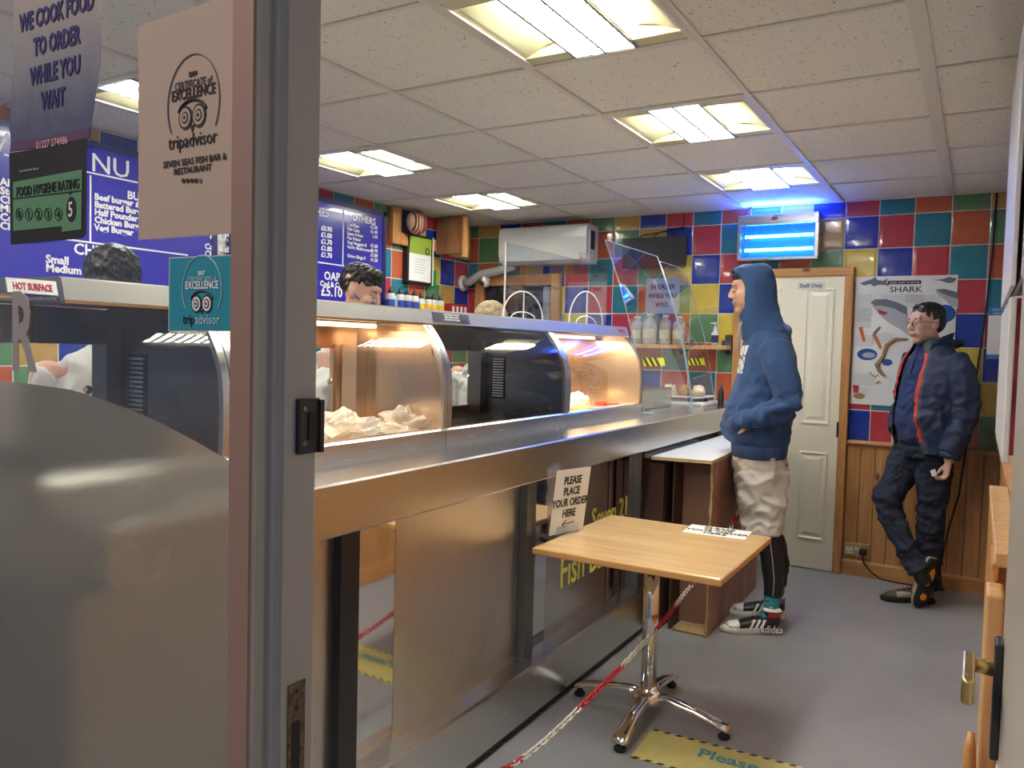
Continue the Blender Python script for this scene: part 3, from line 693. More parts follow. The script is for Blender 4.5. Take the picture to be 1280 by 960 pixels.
# ================================================================== FLOOR MAT
t=thing('floor_mat','yellow floor sign sheet with black and yellow hazard border, under the table foot','floor sign',(-.78,2.75,0))
fa=U(815,911,'z',.001); fb=U(786,945,'z',.001); fc=U(975,952,'z',.001)
xd=(fc-fa).normalized(); vd=DZ.cross(xd); Lm=.62; Wm=.245; o0=fa-vd*Wm
obj('sheet',quad(o0+DZ*.001,xd,vd,Lm,Wm,.0008),plain('faded_yellow_vinyl',(.66,.60,.22),.35,var=.12,bscale=6),t)
st=MB(); k=.0
while k<Lm-.03:
    for v0 in (0,Wm-.014):
        a=o0+xd*k+vd*v0+DZ*.0022; st.add([a,a+xd*.022,a+xd*.034+vd*.014,a+xd*.012+vd*.014],[(0,1,2,3)])
    k+=.045
obj('border_stripe',st,'black',t,kind='stuff')
MT['bluetext']=plain('blue_print',(.08,.32,.42),.5)
text('lettering','Please wait here',.085,'bluetext',t,o0+xd*.20+vd*(Wm-.115)+DZ*.0022,xd,vd,'LEFT',.002)
# ================================================================== BOARDS AND BOX UNDER THE COUNTER
tag(obj('top_board',MB().prism([(-1.405,3.80),(-1.105,3.84),(-1.128,4.36),(-1.17,5.2),(-1.405,5.2)],'z',.886,.903),['melamine']),'white-topped chipboard shelf panel resting on the cardboard-coloured box','board')
o=COL.objects[-1]; o.data.materials.append(MT['chip'])
for p in o.data.polygons:
    if abs(p.normal.z)<.5: p.material_index=1
MT['woodprint']=wood('wood_print_side',(.44,.21,.13),(.26,.09,.05),axis=2,scale=5,rough=.5,coat=.1)
t=thing('open_box','open-fronted box with wood-print side and torn edge, beside the hooded man','box',(-1.2,4.4,0))
obj('side_panel',MB().prism([(3.895,0),(4.93,0),(4.93,.885),(3.895,.885)] ,'x',-1.128,-1.118),'woodprint',t)
obj('side_panel',MB().box(-1.325,-1.315,3.91,4.93,.0,.885),'brownboard',t)
obj('back_panel',MB().box(-1.315,-1.128,4.05,4.06,.0,.872),plain('inner_brown',(.30,.16,.11),.6),t)
obj('base_flap',MB().add([(-1.30,3.905,.004),(-1.128,3.90,.004),(-1.128,4.20,.004),(-1.30,4.20,.004),(-1.30,3.905,.010),(-1.128,3.90,.010),(-1.128,4.20,.010),(-1.30,4.20,.010)],[(0,3,2,1),(4,5,6,7),(0,1,5,4),(1,2,6,5),(2,3,7,6),(3,0,4,7)]),'chip',t)
obj('top_panel',MB().box(-1.315,-1.128,3.91,4.93,.872,.884),'brownboard',t)
te=MB(); pts=[];
for i in range(41):
    z=.88*i/40; pts.append((-1.1195+random.uniform(-.002,.002),3.892+random.uniform(-.006,.004)*(1 if z>.4 else .5),z))
te.tube(pts,[random.uniform(.003,.009) for _ in pts],5); obj('torn_edge',te,'chip',t)
t=thing('dark_cabinet','dark brown open cabinet with pale top edge under the counter end','cabinet',(-1.46,4.2,0))
obj('side_panel',MB().box(-1.375,-1.36,3.87,4.7,.0,.86),'brownboard',t); obj('front_panel',MB().box(-1.54,-1.375,3.87,3.885,.0,.86),'brownboard',t)
obj('top_panel',MB().box(-1.56,-1.44,3.855,4.7,.885,.905),'melamine',t); obj('back_panel',MB().box(-2.0,-1.55,3.95,5.5,.0,.93),'brownboard',t); obj('rail',MB().box(-1.54,-1.44,3.87,4.7,.86,.885),'brownboard',t)
# ================================================================== BACK WALL OBJECTS
def wallbox(px0,py0,px1,py1,y): 
    a=U(px0,py0,'y',y); b=U(px1,py1,'y',y); return a.x,b.x,b.z,a.z
# air conditioner
x0,x1,z0,z1=-3.33,-2.56,2.085,2.375; y0=D-.20
t=thing('air_conditioner','white wall-mounted air conditioner under the ceiling, over the wooden hatch','air conditioner',((x0+x1)/2,D,z0))
pf=[(D,z1),(y0+.03,z1),(y0+.005,z1-.02),(y0,z1-.10),(y0+.004,z0+.075),(y0+.02,z0+.03),(y0+.07,z0),(D,z0)]
obj('casing',MB().prism(pf,'x',x0,x1),plain('ac_white',(.78,.80,.76),.22),t,bevel=.006)
obj('air_flap',MB().prism([(y0+.0,z0+.070),(y0+.016,z0+.028),(y0+.055,z0+.006),(y0+.052,z0+.001),(y0+.010,z0+.024),(y0-.005,z0+.068)],'x',x0+.05,x1-.05),'white',t,bevel=.002)
obj('side_cap',MB().box(x1,x1+.012,y0+.03,D-.01,z0+.02,z1-.02),'white',t,bevel=.004)
obj('side_vent',MB().box(x1+.011,x1+.014,y0+.05,y0+.12,z0+.10,z1-.05),'blackmetal',t)
obj('grey_pipe',MB().tube([(x0+.10,D-.10,z0-.0),(x0-.05,D-.10,z0-.035),(-3.55,D-.10,z0-.06),(-3.66,D-.10,z0-.12),(XL+.03,D-.10,z0-.13)],[.035]*5,14),plain('grey_pipe',(.42,.42,.42),.5),t,True)
obj('pipe_collar',MB().lathe([(0,0),(.065,0),(.065,.02),(0,.025)],(0,0,0)).xf(Matrix.Translation((XL+.006,D-.10,z0-.13))@Matrix.Rotation(PI/2,4,'Y')),'white',t,True)
# hatch with dark window
x0,x1=-3.655,-2.855; z1=2.02; z0=1.45
t=thing('wooden_hatch','pine-framed hatch window with dark glass below the air conditioner','window',((x0+x1)/2,D,z0))
obj('dark_glass',MB().box(x0+.05,x1-.05,D-.006,D-.001,z0,z1-.05),plain('dark_glass',(.02,.018,.028),.06,coat=.5),t)
for a,b,c,d,m in ((x0,x0+.09,z0,z1,'pine'),(x1-.085,x1,z0,z1,'pine'),(x0+.09,x1-.085,z1-.085,z1,'pine_h')):
    obj('frame_rail',MB().prism([(a,D),(a,D-.03),(a+.012,D-.042),(b-.012,D-.042),(b,D-.03),(b,D)],'z',c,d) if m=='pine' else MB().box(a,b,D-.036,D,c,d),m,t,bevel=.003)
obj('curtain_strip',MB().box(x1-.16,x1-.10,D-.012,D-.007,z0,z1-.10),plain('grey_cloth',(.30,.32,.36),.8),t)
c=U(607,352,'y',D-.10)
t=thing('security_camera','white dome security camera fixed above the wooden hatch','camera',(c.x,D-.04,c.z))
obj('bracket',MB().tube([(c.x,D-.035,c.z+.02),(c.x,D-.06,c.z+.015),(c.x,D-.08,c.z)],.012,8),'white',t,True)
obj('body',MB().ell((c.x,D-.10,c.z),(.034,.05,.048)),'white',t,True); obj('lens',MB().ell((c.x-.004,D-.140,c.z-.018),(.018,.014,.024)),'black',t,True)
obj('cable',MB().tube([(XL+.13,D-.02,1.5),(XL+.125,D-.02,1.9),(XL+.16,D-.02,1.985),(c.x-.05,D-.03,1.99)],.005,6),'white',t,True)
# TV box
t=thing('dark_monitor','flat black screen panel high on the tiles between air conditioner and insect killer','screen',(-2.09,D,2.05))
obj('body',MB().box(-2.325,-1.845,D-.07,D-.02,2.05,2.262),'blackmetal',t,bevel=.004); obj('wall_bracket',MB().box(-2.2,-2.0,D-.02,D,2.1,2.22),'black',t)
for i,(xa,zz) in enumerate(((-1.86,2.31),(-2.0,2.30),(-2.12,2.285))):
    obj('cable',MB().tube([(xa-.10,D-.03,2.262),(xa-.06,D-.03,zz),(xa,D-.03,zz+.005),(-1.875,D-.03,2.33),(-1.87,D-.03,2.432)],.004,6),'rubber',t,True)
# insect killer
MT['uvglow']=plain('blue_uv_tube',(.1,.5,1),.4,emit=(.03,.25,1.0),estr=24); MT['uvback']=plain('blue_lit_back',(.02,.10,.6),.3,emit=(.0,.10,.9),estr=.35)  # back panel: the tubes' blue light put into its colour and faint glow
x0,x1,z0,z1=-1.455,-.935,2.06,2.365; yb=D-.01; yf=D-.14
t=thing('insect_killer','wall-mounted electric insect killer with two glowing blue tubes above the staff door','insect killer',((x0+x1)/2,D,z0))
c=MB(); c.box(x0,x1,yf,yb,z1-.075,z1); c.box(x0,x1,yf,yb,z0,z0+.02); c.box(x0,x0+.022,yf,yb,z0+.02,z1-.075); c.box(x1-.022,x1,yf,yb,z0+.02,z1-.075)
obj('housing',MB().box(x0,x1,yf,yb,z1-.07,z1),'steel',t,bevel=.004); obj('housing_base',MB().box(x0,x1,yf,yb,z0,z0+.018),'steel',t,bevel=.003)
for a in (x0,x1-.02): obj('housing_side',MB().box(a,a+.02,yf,yb,z0+.018,z1-.07),'steel',t)
obj('back_panel',MB().box(x0+.02,x1-.02,yb-.02,yb-.014,z0+.018,z1-.07),'uvback',t)
for z in (z0+.075,z0+.165): obj('blue_tube',MB().tube([(x0+.04,yf+.05,z),(x1-.04,yf+.05,z)],.011,10),'uvglow',t,True)
g=MB()
for i in range(15): g.box(x0+.02,x1-.02,yf+.006,yf+.008,z0+.024+i*.0142,z0+.0255+i*.0142)
for i in range(27): 
    xx=x0+.03+i*(x1-x0-.06)/26; g.box(xx-.0007,xx+.0007,yf+.004,yf+.006,z0+.018,z1-.07)
obj('wire_guard',g,plain('guard_wire',(.05,.12,.35),.4,.5),t,kind='stuff')
obj('maker_badge',MB().lathe([(0,0),(.014,0),(.014,.002),(0,.002)]).xf(Matrix.Translation(((x0+x1)/2-.02,yf,z1-.03))@Matrix.Rotation(PI/2,4,'X')@Matrix.Diagonal((1.5,.8,1,1))),'redink',t)
obj('cable',MB().tube([(x0+.02,D-.03,z1),(x0+.02,D-.03,z1+.04),(x0+.06,D-.03,z1+.07)],.004,6),'rubber',t,True)
lamp('blue_spill_light','AREA',((x0+x1)/2,yf+.03,z1+.008),5,(.03,.10,1.0),.46,(math.radians(180),0,0),.08)  # added above the housing for the tubes' blue spill on the ceiling
# protective film wrinkles -> none.  shark poster
x0,x1,z0,z1=-.715,-.135,1.122,1.948
t=thing('shark_poster','large white educational poster headed SHARK, right of the staff door behind the man in glasses','poster',((x0+x1)/2,D,z0)); yp=D-.009
obj('sheet',MB().box(x0,x1,yp,yp+.001,z0,z1),plain('poster_paper',(.74,.75,.76),.35,var=.05,bscale=4),t)
text('lettering','SHARK',.052,'ink',t,(-.42,yp-.0015,1.845),DX,DZ,'CENTER',.0003,sx=1.15)
obj('title_bar',MB().box(-.525,-.335,yp-.0012,yp,1.895,1.918),'ink',t); text('lettering','VISUAL GUIDE TO NATURE',.014,'whiteink',t,(-.43,yp-.0018,1.901),DX,DZ,'CENTER')
MT['sharkgrey']=plain('shark_grey_print',(.13,.15,.20),.4); MT['sharkpale']=plain('shark_pale_print',(.40,.42,.48),.4); MT['oceanblue']=plain('ocean_blue_print',(.01,.08,.33),.4); MT['bone']=plain('bone_print',(.32,.20,.10),.5); MT['orangeprint']=plain('orange_print',(.50,.13,.03),.5); MT['textgrey']=plain('small_print_grey',(.42,.44,.47),.6)
def flat(nm,pts,mat,off,par,y=yp):
    m=MB(); n=len(pts); m.add([(a,y-off,b) for a,b in pts],[tuple(range(n))]); return obj(nm,m,mat,par)
def at(px,py): v=U(px,py,'y',yp); return (v.x,v.z)
flat('shark_print',[at(*p) for p in ((1075,354),(1083,351),(1090,349),(1094,346),(1097,350),(1104,351),(1110,348),(1108,353),(1112,358),(1105,356),(1098,356),(1092,358),(1088,355),(1080,357))],'sharkgrey',.001,t)
flat('shark_print',[at(*p) for p in ((1166,350),(1178,349),(1186,346),(1196,348),(1192,353),(1186,354),(1176,351))],'sharkgrey',.001,t)
flat('shark_print',[at(*p) for p in ((1088,378),(1094,374),(1108,374),(1122,378),(1134,385),(1136,420),(1126,412),(1112,404),(1104,398),(1098,392),(1092,385))],'sharkpale',.001,t)
flat('shark_print',[at(*p) for p in ((1088,378),(1094,374),(1108,374),(1122,378),(1134,384),(1134,394),(1118,386),(1102,382),(1094,382))],'sharkgrey',.0014,t)
flat('shark_print',[at(*p) for p in ((1097,386),(1104,389),(1110,391),(1106,394),(1099,392))],'redink',.0018,t)
flat('shark_print',[at(*p) for p in ((1170,362),(1180,361),(1192,364),(1198,366),(1198,386),(1188,382),(1178,372),(1170,366))],'sharkpale',.001,t)
flat('shark_print',[at(*p) for p in ((1170,362),(1180,361),(1192,364),(1198,366),(1198,374),(1186,370),(1176,366))],'sharkgrey',.0014,t)
def disc(cx,cy,rx,ry,mat,off): 
    c=at(cx,cy); flat('disc_print',[(c[0]+rx*math.cos(2*PI*i/20),c[1]+ry*math.sin(2*PI*i/20)) for i in range(20)],mat,off,t)
disc(1084,443,.060,.038,'oceanblue',.001); disc(1086,444,.04,.018,'sharkpale',.0014); disc(1181,392,.06,.055,'oceanblue',.001); disc(1109,453,.03,.022,'oceanblue',.001)
disc(1145,458,.055,.035,'bone',.001); disc(1074,495,.035,.02,'bone',.001)
flat('print',[at(*p) for p in ((1073,410),(1078,408),(1082,426),(1079,428))],'orangeprint',.001,t); flat('print',[at(*p) for p in ((1090,418),(1094,416),(1103,434),(1100,437))],'orangeprint',.001,t); flat('print',[at(*p) for p in ((1091,416),(1099,408),(1102,409),(1095,418))],'sharkgrey',.0012,t)
jw=MB(); jp=[at(*p) for p in ((1135,424),(1120,424),(1108,432),(1104,446),(1096,456),(1100,464),(1106,470))]
jw.tube([(a,yp-.001,b) for a,b in jp],[.006,.011,.013,.012,.016,.012,.008],6); obj('jaw_print',jw,'bone',t)
for i in range(7): disc(1088+random.random()*12,466+random.random()*14,.007,.006,'bone',.001)
flat('print',[at(*p) for p in ((1066,481),(1074,482),(1073,491),(1067,491))],'redink',.001,t)
tx=MB()
for (xa,xb,za,zb) in ((-.70,-.60,1.66,1.83),(-.70,-.60,1.74,1.62),(-.56,-.30,1.75,1.83),(-.70,-.58,1.50,1.57),(-.70,-.56,1.25,1.32),(-.60,-.47,1.52,1.58),(-.42,-.2,1.78,1.83),(-.70,-.60,1.18,1.23)):
    z=min(za,zb)
    while z<max(za,zb): tx.add([(xa,yp-.0008,z),(xb-random.random()*.02,yp-.0008,z),(xb-.01,yp-.0008,z+.0028),(xa,yp-.0008,z+.0028)],[(0,1,2,3)]); z+=.0085
obj('small_print',tx,'textgrey',t,kind='stuff')
# QR notice (code itself left out)
t=thing('test_notice','small white notice with blue bands on the tiles at the far right edge','notice',(.09,D,1.44))
obj('sheet',MB().box(.035,.138,D-.010,D-.008,1.438,1.752),'paper',t); MT['bandblue']=plain('notice_blue',(.03,.22,.55),.5)
obj('blue_band',MB().box(.035,.138,D-.0112,D-.0098,1.70,1.752),'bandblue',t); obj('blue_band',MB().box(.035,.138,D-.0112,D-.0098,1.438,1.465),'bandblue',t)
text('lettering','Maximum',.018,'whiteink',t,(.086,D-.0122,1.728),DX,DZ,'CENTER',sx=.9); text('lettering','capacity',.018,'whiteink',t,(.086,D-.0122,1.708),DX,DZ,'CENTER')
# sockets
t=thing('wall_socket','brass double wall socket with a black plug, low on the pine planks','socket',(-.64,D,.12))
y=D-.014
obj('plate',MB().box(-.708,-.562,y-.008,y,.128,.215),'brass',t,bevel=.002)
for xx in (-.678,):
    m=MB(); m.box(xx-.02,xx+.02,y-.0095,y-.007,.143,.185); obj('outlet',m,'white',t)
    for a,b in ((0,.176),(-.010,.155),(.010,.155)): B('slot',(xx+a-.003,xx+a+.003,y-.010,y-.009,b-.004,b+.004),'ink',t)
B('switch',(-.648,-.630,y-.012,y-.007,.165,.19),'white',t,bevel=.001); B('switch',(-.628,-.612,y-.012,y-.007,.165,.19),'white',t,bevel=.001)
obj('plug',MB().box(-.615,-.570,y-.045,y-.008,.142,.188),'black',t,bevel=.008)
obj('cable',MB().tube([(-.592,y-.03,.143),(-.585,y-.04,.10),(-.54,y-.05,.05),(-.48,y-.05,.015),(-.40,y-.05,.008),(-.2,y-.06,.007),(-.12,y-.06,.007)],.0045,7),'rubber',t,True)
t=thing('wall_cable','long black cable hanging down the tiles from ceiling to floor at the right','cable',(.045,D,0))
obj('cable',MB().tube([(.045,D-.010,2.43),(.04,D-.012,2.1),(.02,D-.012,1.7),(-.005,D-.012,1.4),(-.03,D-.03,1.05),(-.045,D-.045,.88),(-.07,D-.04,.6),(-.12,D-.035,.36),(-.15,D-.035,.14),(-.14,D-.04,.02),(-.13,D-.06,.007)],.0055,7),'rubber',t,True)
# shelf with jars behind the screens
zs=U(850,431,'y',D-.08).z
t=thing('wall_shelf','pale pine shelf on the tiled back wall behind the acrylic screens','shelf',(-1.9,D,zs)); obj('board',MB().box(-2.28,-1.50,D-.16,D-.004,zs-.028,zs),'pine_pale',t,bevel=.003)
MT['jarglass']=plain('jar_glass',(.75,.78,.76),.08,alpha=.42,coat=.3); MT['label_pale']=plain('pale_label',(.62,.58,.45),.6)
def jar(px,w,h,lab,label_mat='label_pale'):
    p=U(px,431,'y',D-.09)
    t=thing('storage_jar',lab,'jar',(p.x,D-.09,zs+.0005),0,'jars on the pale pine shelf')
    obj('jar_body',MB().lathe([(w*.92,0),(w,.012),(w,h*.66),(w*.85,h*.80),(w*.45,h*.88),(w*.45,h*.93)],(0,0,0),20),'jarglass',t,True,local=True)
    obj('lid',MB().lathe([(w*.5,h*.93),(w*.52,h*.94),(w*.52,h),(0.01,h+.003)],(0,0,0),18),'white',t,True,local=True)
    obj('contents',MB().lathe([(w*.85,.004),(w*.93,.014),(w*.93,h*.55),(.01,h*.56)],(0,0,0),18),plain('vinegar',(.50,.46,.36),.3),t,True,local=True)
    l=MB(); rg_=[[Vector((w*1.01*math.sin(a),-w*1.01*math.cos(a),z)) for a in [(-.9+1.8*i/8) for i in range(9)]] for z in (h*.2,h*.5)]; l.loft(rg_,False,False); obj('label',l,label_mat,t,True,local=True)
jar(796,.045,.20,'clear squat jar on the shelf, nearest the glass case'); jar(812,.055,.22,'large clear jar with pale label, second on the shelf from the glass case'); jar(831,.043,.21,'clear storage jar in the middle of the shelf'); jar(848,.045,.20,'clear jar on the shelf, last before the hazard-taped corner')
p=U(886,431,'y',D-.09)
t=thing('sanitiser_bottle','white pump bottle of hand sanitiser at the right end of the shelf','bottle',(-1.60,D-.09,zs+.0005))
obj('bottle',MB().lathe([(.02,0),(.024,.006),(.024,.085),(.012,.10),(.010,.11)],(0,0,0),16),'white',t,True,local=True); obj('label',MB().lathe([(.0243,.02),(.0245,.021),(.0245,.07),(.0243,.071)],(0,0,0),16),'navyink',t,True,local=True)
obj('pump',MB().lathe([(.011,.108),(.012,.125),(.004,.126),(.004,.150),(.010,.151),(.010,.160),(.002,.161)],(0,0,0),12),'white',t,True,local=True); obj('nozzle',MB().tube([(0,0,.156),(-.035,0,.154)],.004,6),'white',t,True,local=True)
t=thing('socket_box','small metal socket box with switches on the green tile beside the shelf end','socket',(-1.52,D,1.46)); 
obj('plate',MB().box(-1.565,-1.495,D-.04,D-.006,1.44,1.52),'steel_dark',t,bevel=.003); obj('switch_box',MB().box(-1.545,-1.495,D-.035,D-.006,1.525,1.56),'steel_dark',t,bevel=.003); obj('plug',MB().box(-1.53,-1.50,D-.065,D-.04,1.425,1.455),'black',t,bevel=.004); obj('adapter',MB().box(-1.60,-1.57,D-.05,D-.006,1.45,1.49),'white',t,bevel=.004)
# notice on acrylic
c=U(828,370,'y',D-.012)
t=thing('counter_notice','pale blue notice sheet on the tiles seen through the acrylic screens','notice',(c.x,D,c.z-.15)); obj('sheet',MB().box(c.x-.13,c.x+.13,D-.011,D-.009,c.z-.13,c.z+.13),plain('pale_blue_paper',(.42,.48,.60),.5),t)
for i,s in enumerate(('IN ORDER','WHILE YOU','WAIT')): text('lettering',s,.05,'navyink',t,(c.x,D-.0125,c.z+.05-.065*i),DX,DZ,'CENTER',.001,sx=.8)
# cake tray at the end of the counter
t=thing('display_tray','white tray with clear-wrapped cakes at the far end of the counter','tray',(-1.72,5.30,1.0775)); obj('tray_base',MB().box(-1.92,-1.55,5.14,5.50,1.0775,1.10),'white',t,bevel=.004); obj('raised_shelf',MB().box(-1.90,-1.57,5.18,5.48,1.125,1.135),'white',t,bevel=.003)
for a in (-1.88,-1.59): obj('support',MB().box(a-.008,a+.008,5.30,5.34,1.10,1.125),'black',t)
for i,(x,y) in enumerate(((-1.82,5.24),(-1.72,5.26),(-1.62,5.24))):
    o=obj('wrapped_cake',crumple((x,y,1.136+.026),(.045,.045,.045),i*3.3,.25),'bun' if i!=1 else 'bread',None,True); tag(o,('pale wrapped cake, left one on the white tray','golden wrapped cake in the middle of the white tray','wrapped cake at the right on the white tray')[i],'food','wrapped cakes on the white tray')
o=obj('sauce_bottle',MB().lathe([(.018,0),(.02,.004),(.02,.09),(.008,.115),(.008,.14),(.001,.142)],(-1.50,5.36,1.0765),14),'black',None,True); tag(o,'small black bottle standing at the far end of the counter','bottle')
# steel bowls behind screens
o=obj('steel_sink_unit',MB().box(-2.10,-1.72,4.25,5.0,1.0765,1.20),'steel_h',None,bevel=.01); tag(o,'low steel warming unit behind the acrylic screens','unit')
# ================================================================== LEFT WALL OBJECTS
def WL(px,py,off=.0): return U(px,py,'x',XL+off)
def board(name,label,ya,yb,za,zb):
    t=thing(name,label,'menu board',(XL,(ya+yb)/2,za))
    obj('panel',MB().box(XL+.006,XL+.020,ya,yb,za,zb),'menu',t)
    for a,b,c,d in ((ya-.0,ya+.035,za,zb),(yb-.035,yb,za,zb),(ya,yb,zb-.03,zb)): obj('border',MB().box(XL+.018,XL+.026,a,b,c,d),'menuframe',t)
    return t
XT=XL+.0215
def mt(t,s,px,py,size,al='LEFT',bold=.0016,mat='whiteink'):
    p=WL(px,py,.0215); return text('lettering',s,size,mat,t,(XT,p.y,p.z),DY,DZ,al,bold)
def rule(t,a,b,w=.008):
    p=WL(*a,.0215);q=WL(*b,.0215); p.x=q.x=XT
    if abs(p.y-q.y)>abs(p.z-q.z): z=(p.z+q.z)/2; obj('rule',MB().box(XT-.001,XT+.0008,min(p.y,q.y),max(p.y,q.y),z-w/2,z+w/2),'whiteink',t)
    else: y=(p.y+q.y)/2; obj('rule',MB().box(XT-.001,XT+.0008,y-w/2,y+w/2,min(p.z,q.z),max(p.z,q.z)),'whiteink',t)
b1=board('menu_board','wide blue menu board with white lettering MENU, behind the first server',1.55,3.02,1.62,2.375)
pn=WL(113,213,.0215)
for s_,px,al in (('NU C',113,'LEFT'),('ME',108,'RIGHT'),('W',12,'RIGHT')): text('lettering',s_,.125,'whiteink',b1,(XT,WL(px,200,.0215).y,pn.z),DY,DZ,al,.0004,sx=1.12)
rule(b1,(5,198),(172,224)); rule(b1,(113,219),(113,302)); rule(b1,(75,297),(235,320))
for i,s in enumerate(('All served','Steak pie','Chicken pie','Mince pie','Cornish pasty','Cheese pasty')): mt(b1,s,0,231+11*i,.046)
mt(b1,'BURGERS',159,248,.055)
for i,s in enumerate(('Beef burger £2.40','Battered Burger','Half Pounder with','Chicken Burger','Vegi Burger')): mt(b1,s,118,249+9.6*i,.043)
mt(b1,'CHIPS',92,317,.074); mt(b1,'Small',57,328,.052); mt(b1,'Medium',57,339,.052)
b3=board('menu_board','small blue menu board headed KIDS, beside the teal sticker',3.10,3.70,1.62,2.375)
mt(b3,'KIDS',262,298,.07); mt(b3,'Cod & chips',256,311,.045); mt(b3,'Chicken Nuggets',256,320,.045)
b2=board('menu_board','blue menu board headed OTHERS, right behind the masked server',3.72,4.486,1.70,2.378)
rule(b2,(429,262),(429,332)); rule(b2,(397,328),(430,332)); rule(b2,(396,332),(396,372))
mt(b2,'FISHES',411,272,.075,'RIGHT'); mt(b2,'OTHERS',440,275,.066,bold=.001)
for i,s in enumerate(('£0.90','£1.00','£1.70','£1.80','£1.70')): mt(b2,s,415,290+8.2*i,.045,'RIGHT')
for i,(s,q) in enumerate((('Cod Roe','£1.50'),('Fish Cake','£1.40'),('Spam Fritter','1.00'),('Pea Fritter',''),('Vegi Nuggets 8','£1.60'),('Garlic Mushrooms 8','£1.90'),('','£1.80'),('Onion Rings 8','£1.20'))):
    if s: mt(b2,s,434,282+5.6*i,.032,bold=.0007)
    if q: mt(b2,q,472,287+5.8*i,.034,'RIGHT',bold=.0007)
mt(b2,'OAP',405,349,.075); mt(b2,'Cod & Chips',400,357,.048); mt(b2,'£5.10',401,369,.09)
# cabinet
t=thing('wall_cabinet','pine-framed wall cabinet under the ceiling between menu board and picture','cabinet',(XL,4.9,2.16)); ya,yb,za,zb=4.53,5.22,2.165,2.43
for a,b,c,d,m in ((ya,ya+.10,za,zb,'pine'),(yb-.07,yb,za,zb,'pine'),(ya+.10,yb-.07,za,za+.09,'pine_y')): obj('frame_rail',MB().box(XL+.004,XL+.05,a,b,c,d),m,t,bevel=.004)
obj('dark_opening',MB().box(XL+.005,XL+.02,ya+.10,4.90,za+.09,zb),'menuframe',t)
obj('open_door',MB().box(XL+.05,XL+.30,5.06,5.08,za-.02,zb),wood('cabinet_door',(.30,.13,.06),(.2,.08,.035)),t); obj('door_edge',MB().box(XL+.30,XL+.325,5.05,5.10,za-.05,zb),'pine',t)
bk=thing('woven_scoop','small round red-brown striped ornament hanging beside the framed certificate','ornament',(XL+.10,4.75,2.2)); pc=U(520,278,'x',XL+.12)
obj('body',MB().ell((XL+.12,pc.y,pc.z),(.055,.095,.085)),plain('ornament_pink',(.52,.34,.24),.5),bk,True)
for i in range(5): obj('stripe',MB().tube([(XL+.12+.052*math.cos(q),pc.y-.06+.03*i,pc.z+.088*math.sin(q)*(1-((i-2)/3.2)**2)**.5) for q in [-1.3+2.6*j/8 for j in range(9)]],.007,6),plain('ornament_red',(.22,.04,.03),.5),bk,True)
# certificate frame and picture
a=WL(514,296,.05); b=WL(536,354,.05); t=thing('framed_certificate','black-framed green and white certificate hanging under the wall cabinet','certificate',(XL,(a.y+b.y)/2,b.z))
yc=(a.y+b.y)/2; w=.155;h=.185; zc=2.08
obj('frame',MB().box(XL+.006,XL+.05,yc-w,yc+w,zc-h,zc+h),'black',t,bevel=.004); obj('mount',MB().box(XL+.049,XL+.052,yc-w+.02,yc+w-.02,zc-h+.02,zc+h-.02),'paper',t)
obj('green_header',MB().box(XL+.0515,XL+.0535,yc-w+.02,yc+w-.02,zc+.04,zc+h-.02),plain('lime_print',(.30,.42,.05),.5),t); obj('border',MB().box(XL+.006,XL+.054,yc+w,yc+w+.012,zc-h,zc+h),'white',t)
for i in range(6): obj('print_line',MB().box(XL+.0515,XL+.053,yc-.07,yc+.07-.01*(i%3),zc-.02*i,zc-.02*i+.004),'textgrey',t)
obj('seal',MB().torus((XL+.054,yc+.085,zc+.07),.022,.004,'x'),'ink',t)
t=thing('framed_picture','pine-framed blue picture in the corner beside the air conditioner','picture',(XL,5.42,2.16)); ya,yb,za,zb=5.29,5.575,2.155,2.42
obj('canvas',MB().box(XL+.006,XL+.024,ya+.03,yb-.03,za+.03,zb-.03),plain('blue_picture',(.04,.18,.42),.4,var=.6,bscale=25),t)
for a,b,c,d,m in ((ya,ya+.045,za,zb,'pine_pale'),(yb-.045,yb,za,zb,'pine_pale'),(ya+.045,yb-.045,za,za+.045,'pine_pale'),(ya+.045,yb-.045,zb-.045,zb,'pine_pale')): obj('frame_rail',MB().box(XL+.006,XL+.035,a,b,c,d),m,t,bevel=.003)
t=thing('green_sign','small green speech-bubble sign with 100% GREEN lettering on the blue tile','sign',(XL,5.12,1.98)); p=WL(541,349,.02)
obj('plate',MB().box(XL+.007,XL+.012,p.y-.075,p.y+.06,p.z-.06,p.z+.075),plain('sign_green',(.02,.30,.07),.4),t,bevel=.002); text('lettering','100%',.035,'whiteink',t,(XL+.0125,p.y-.065,p.z-.01),DY,DZ,bold=.001)
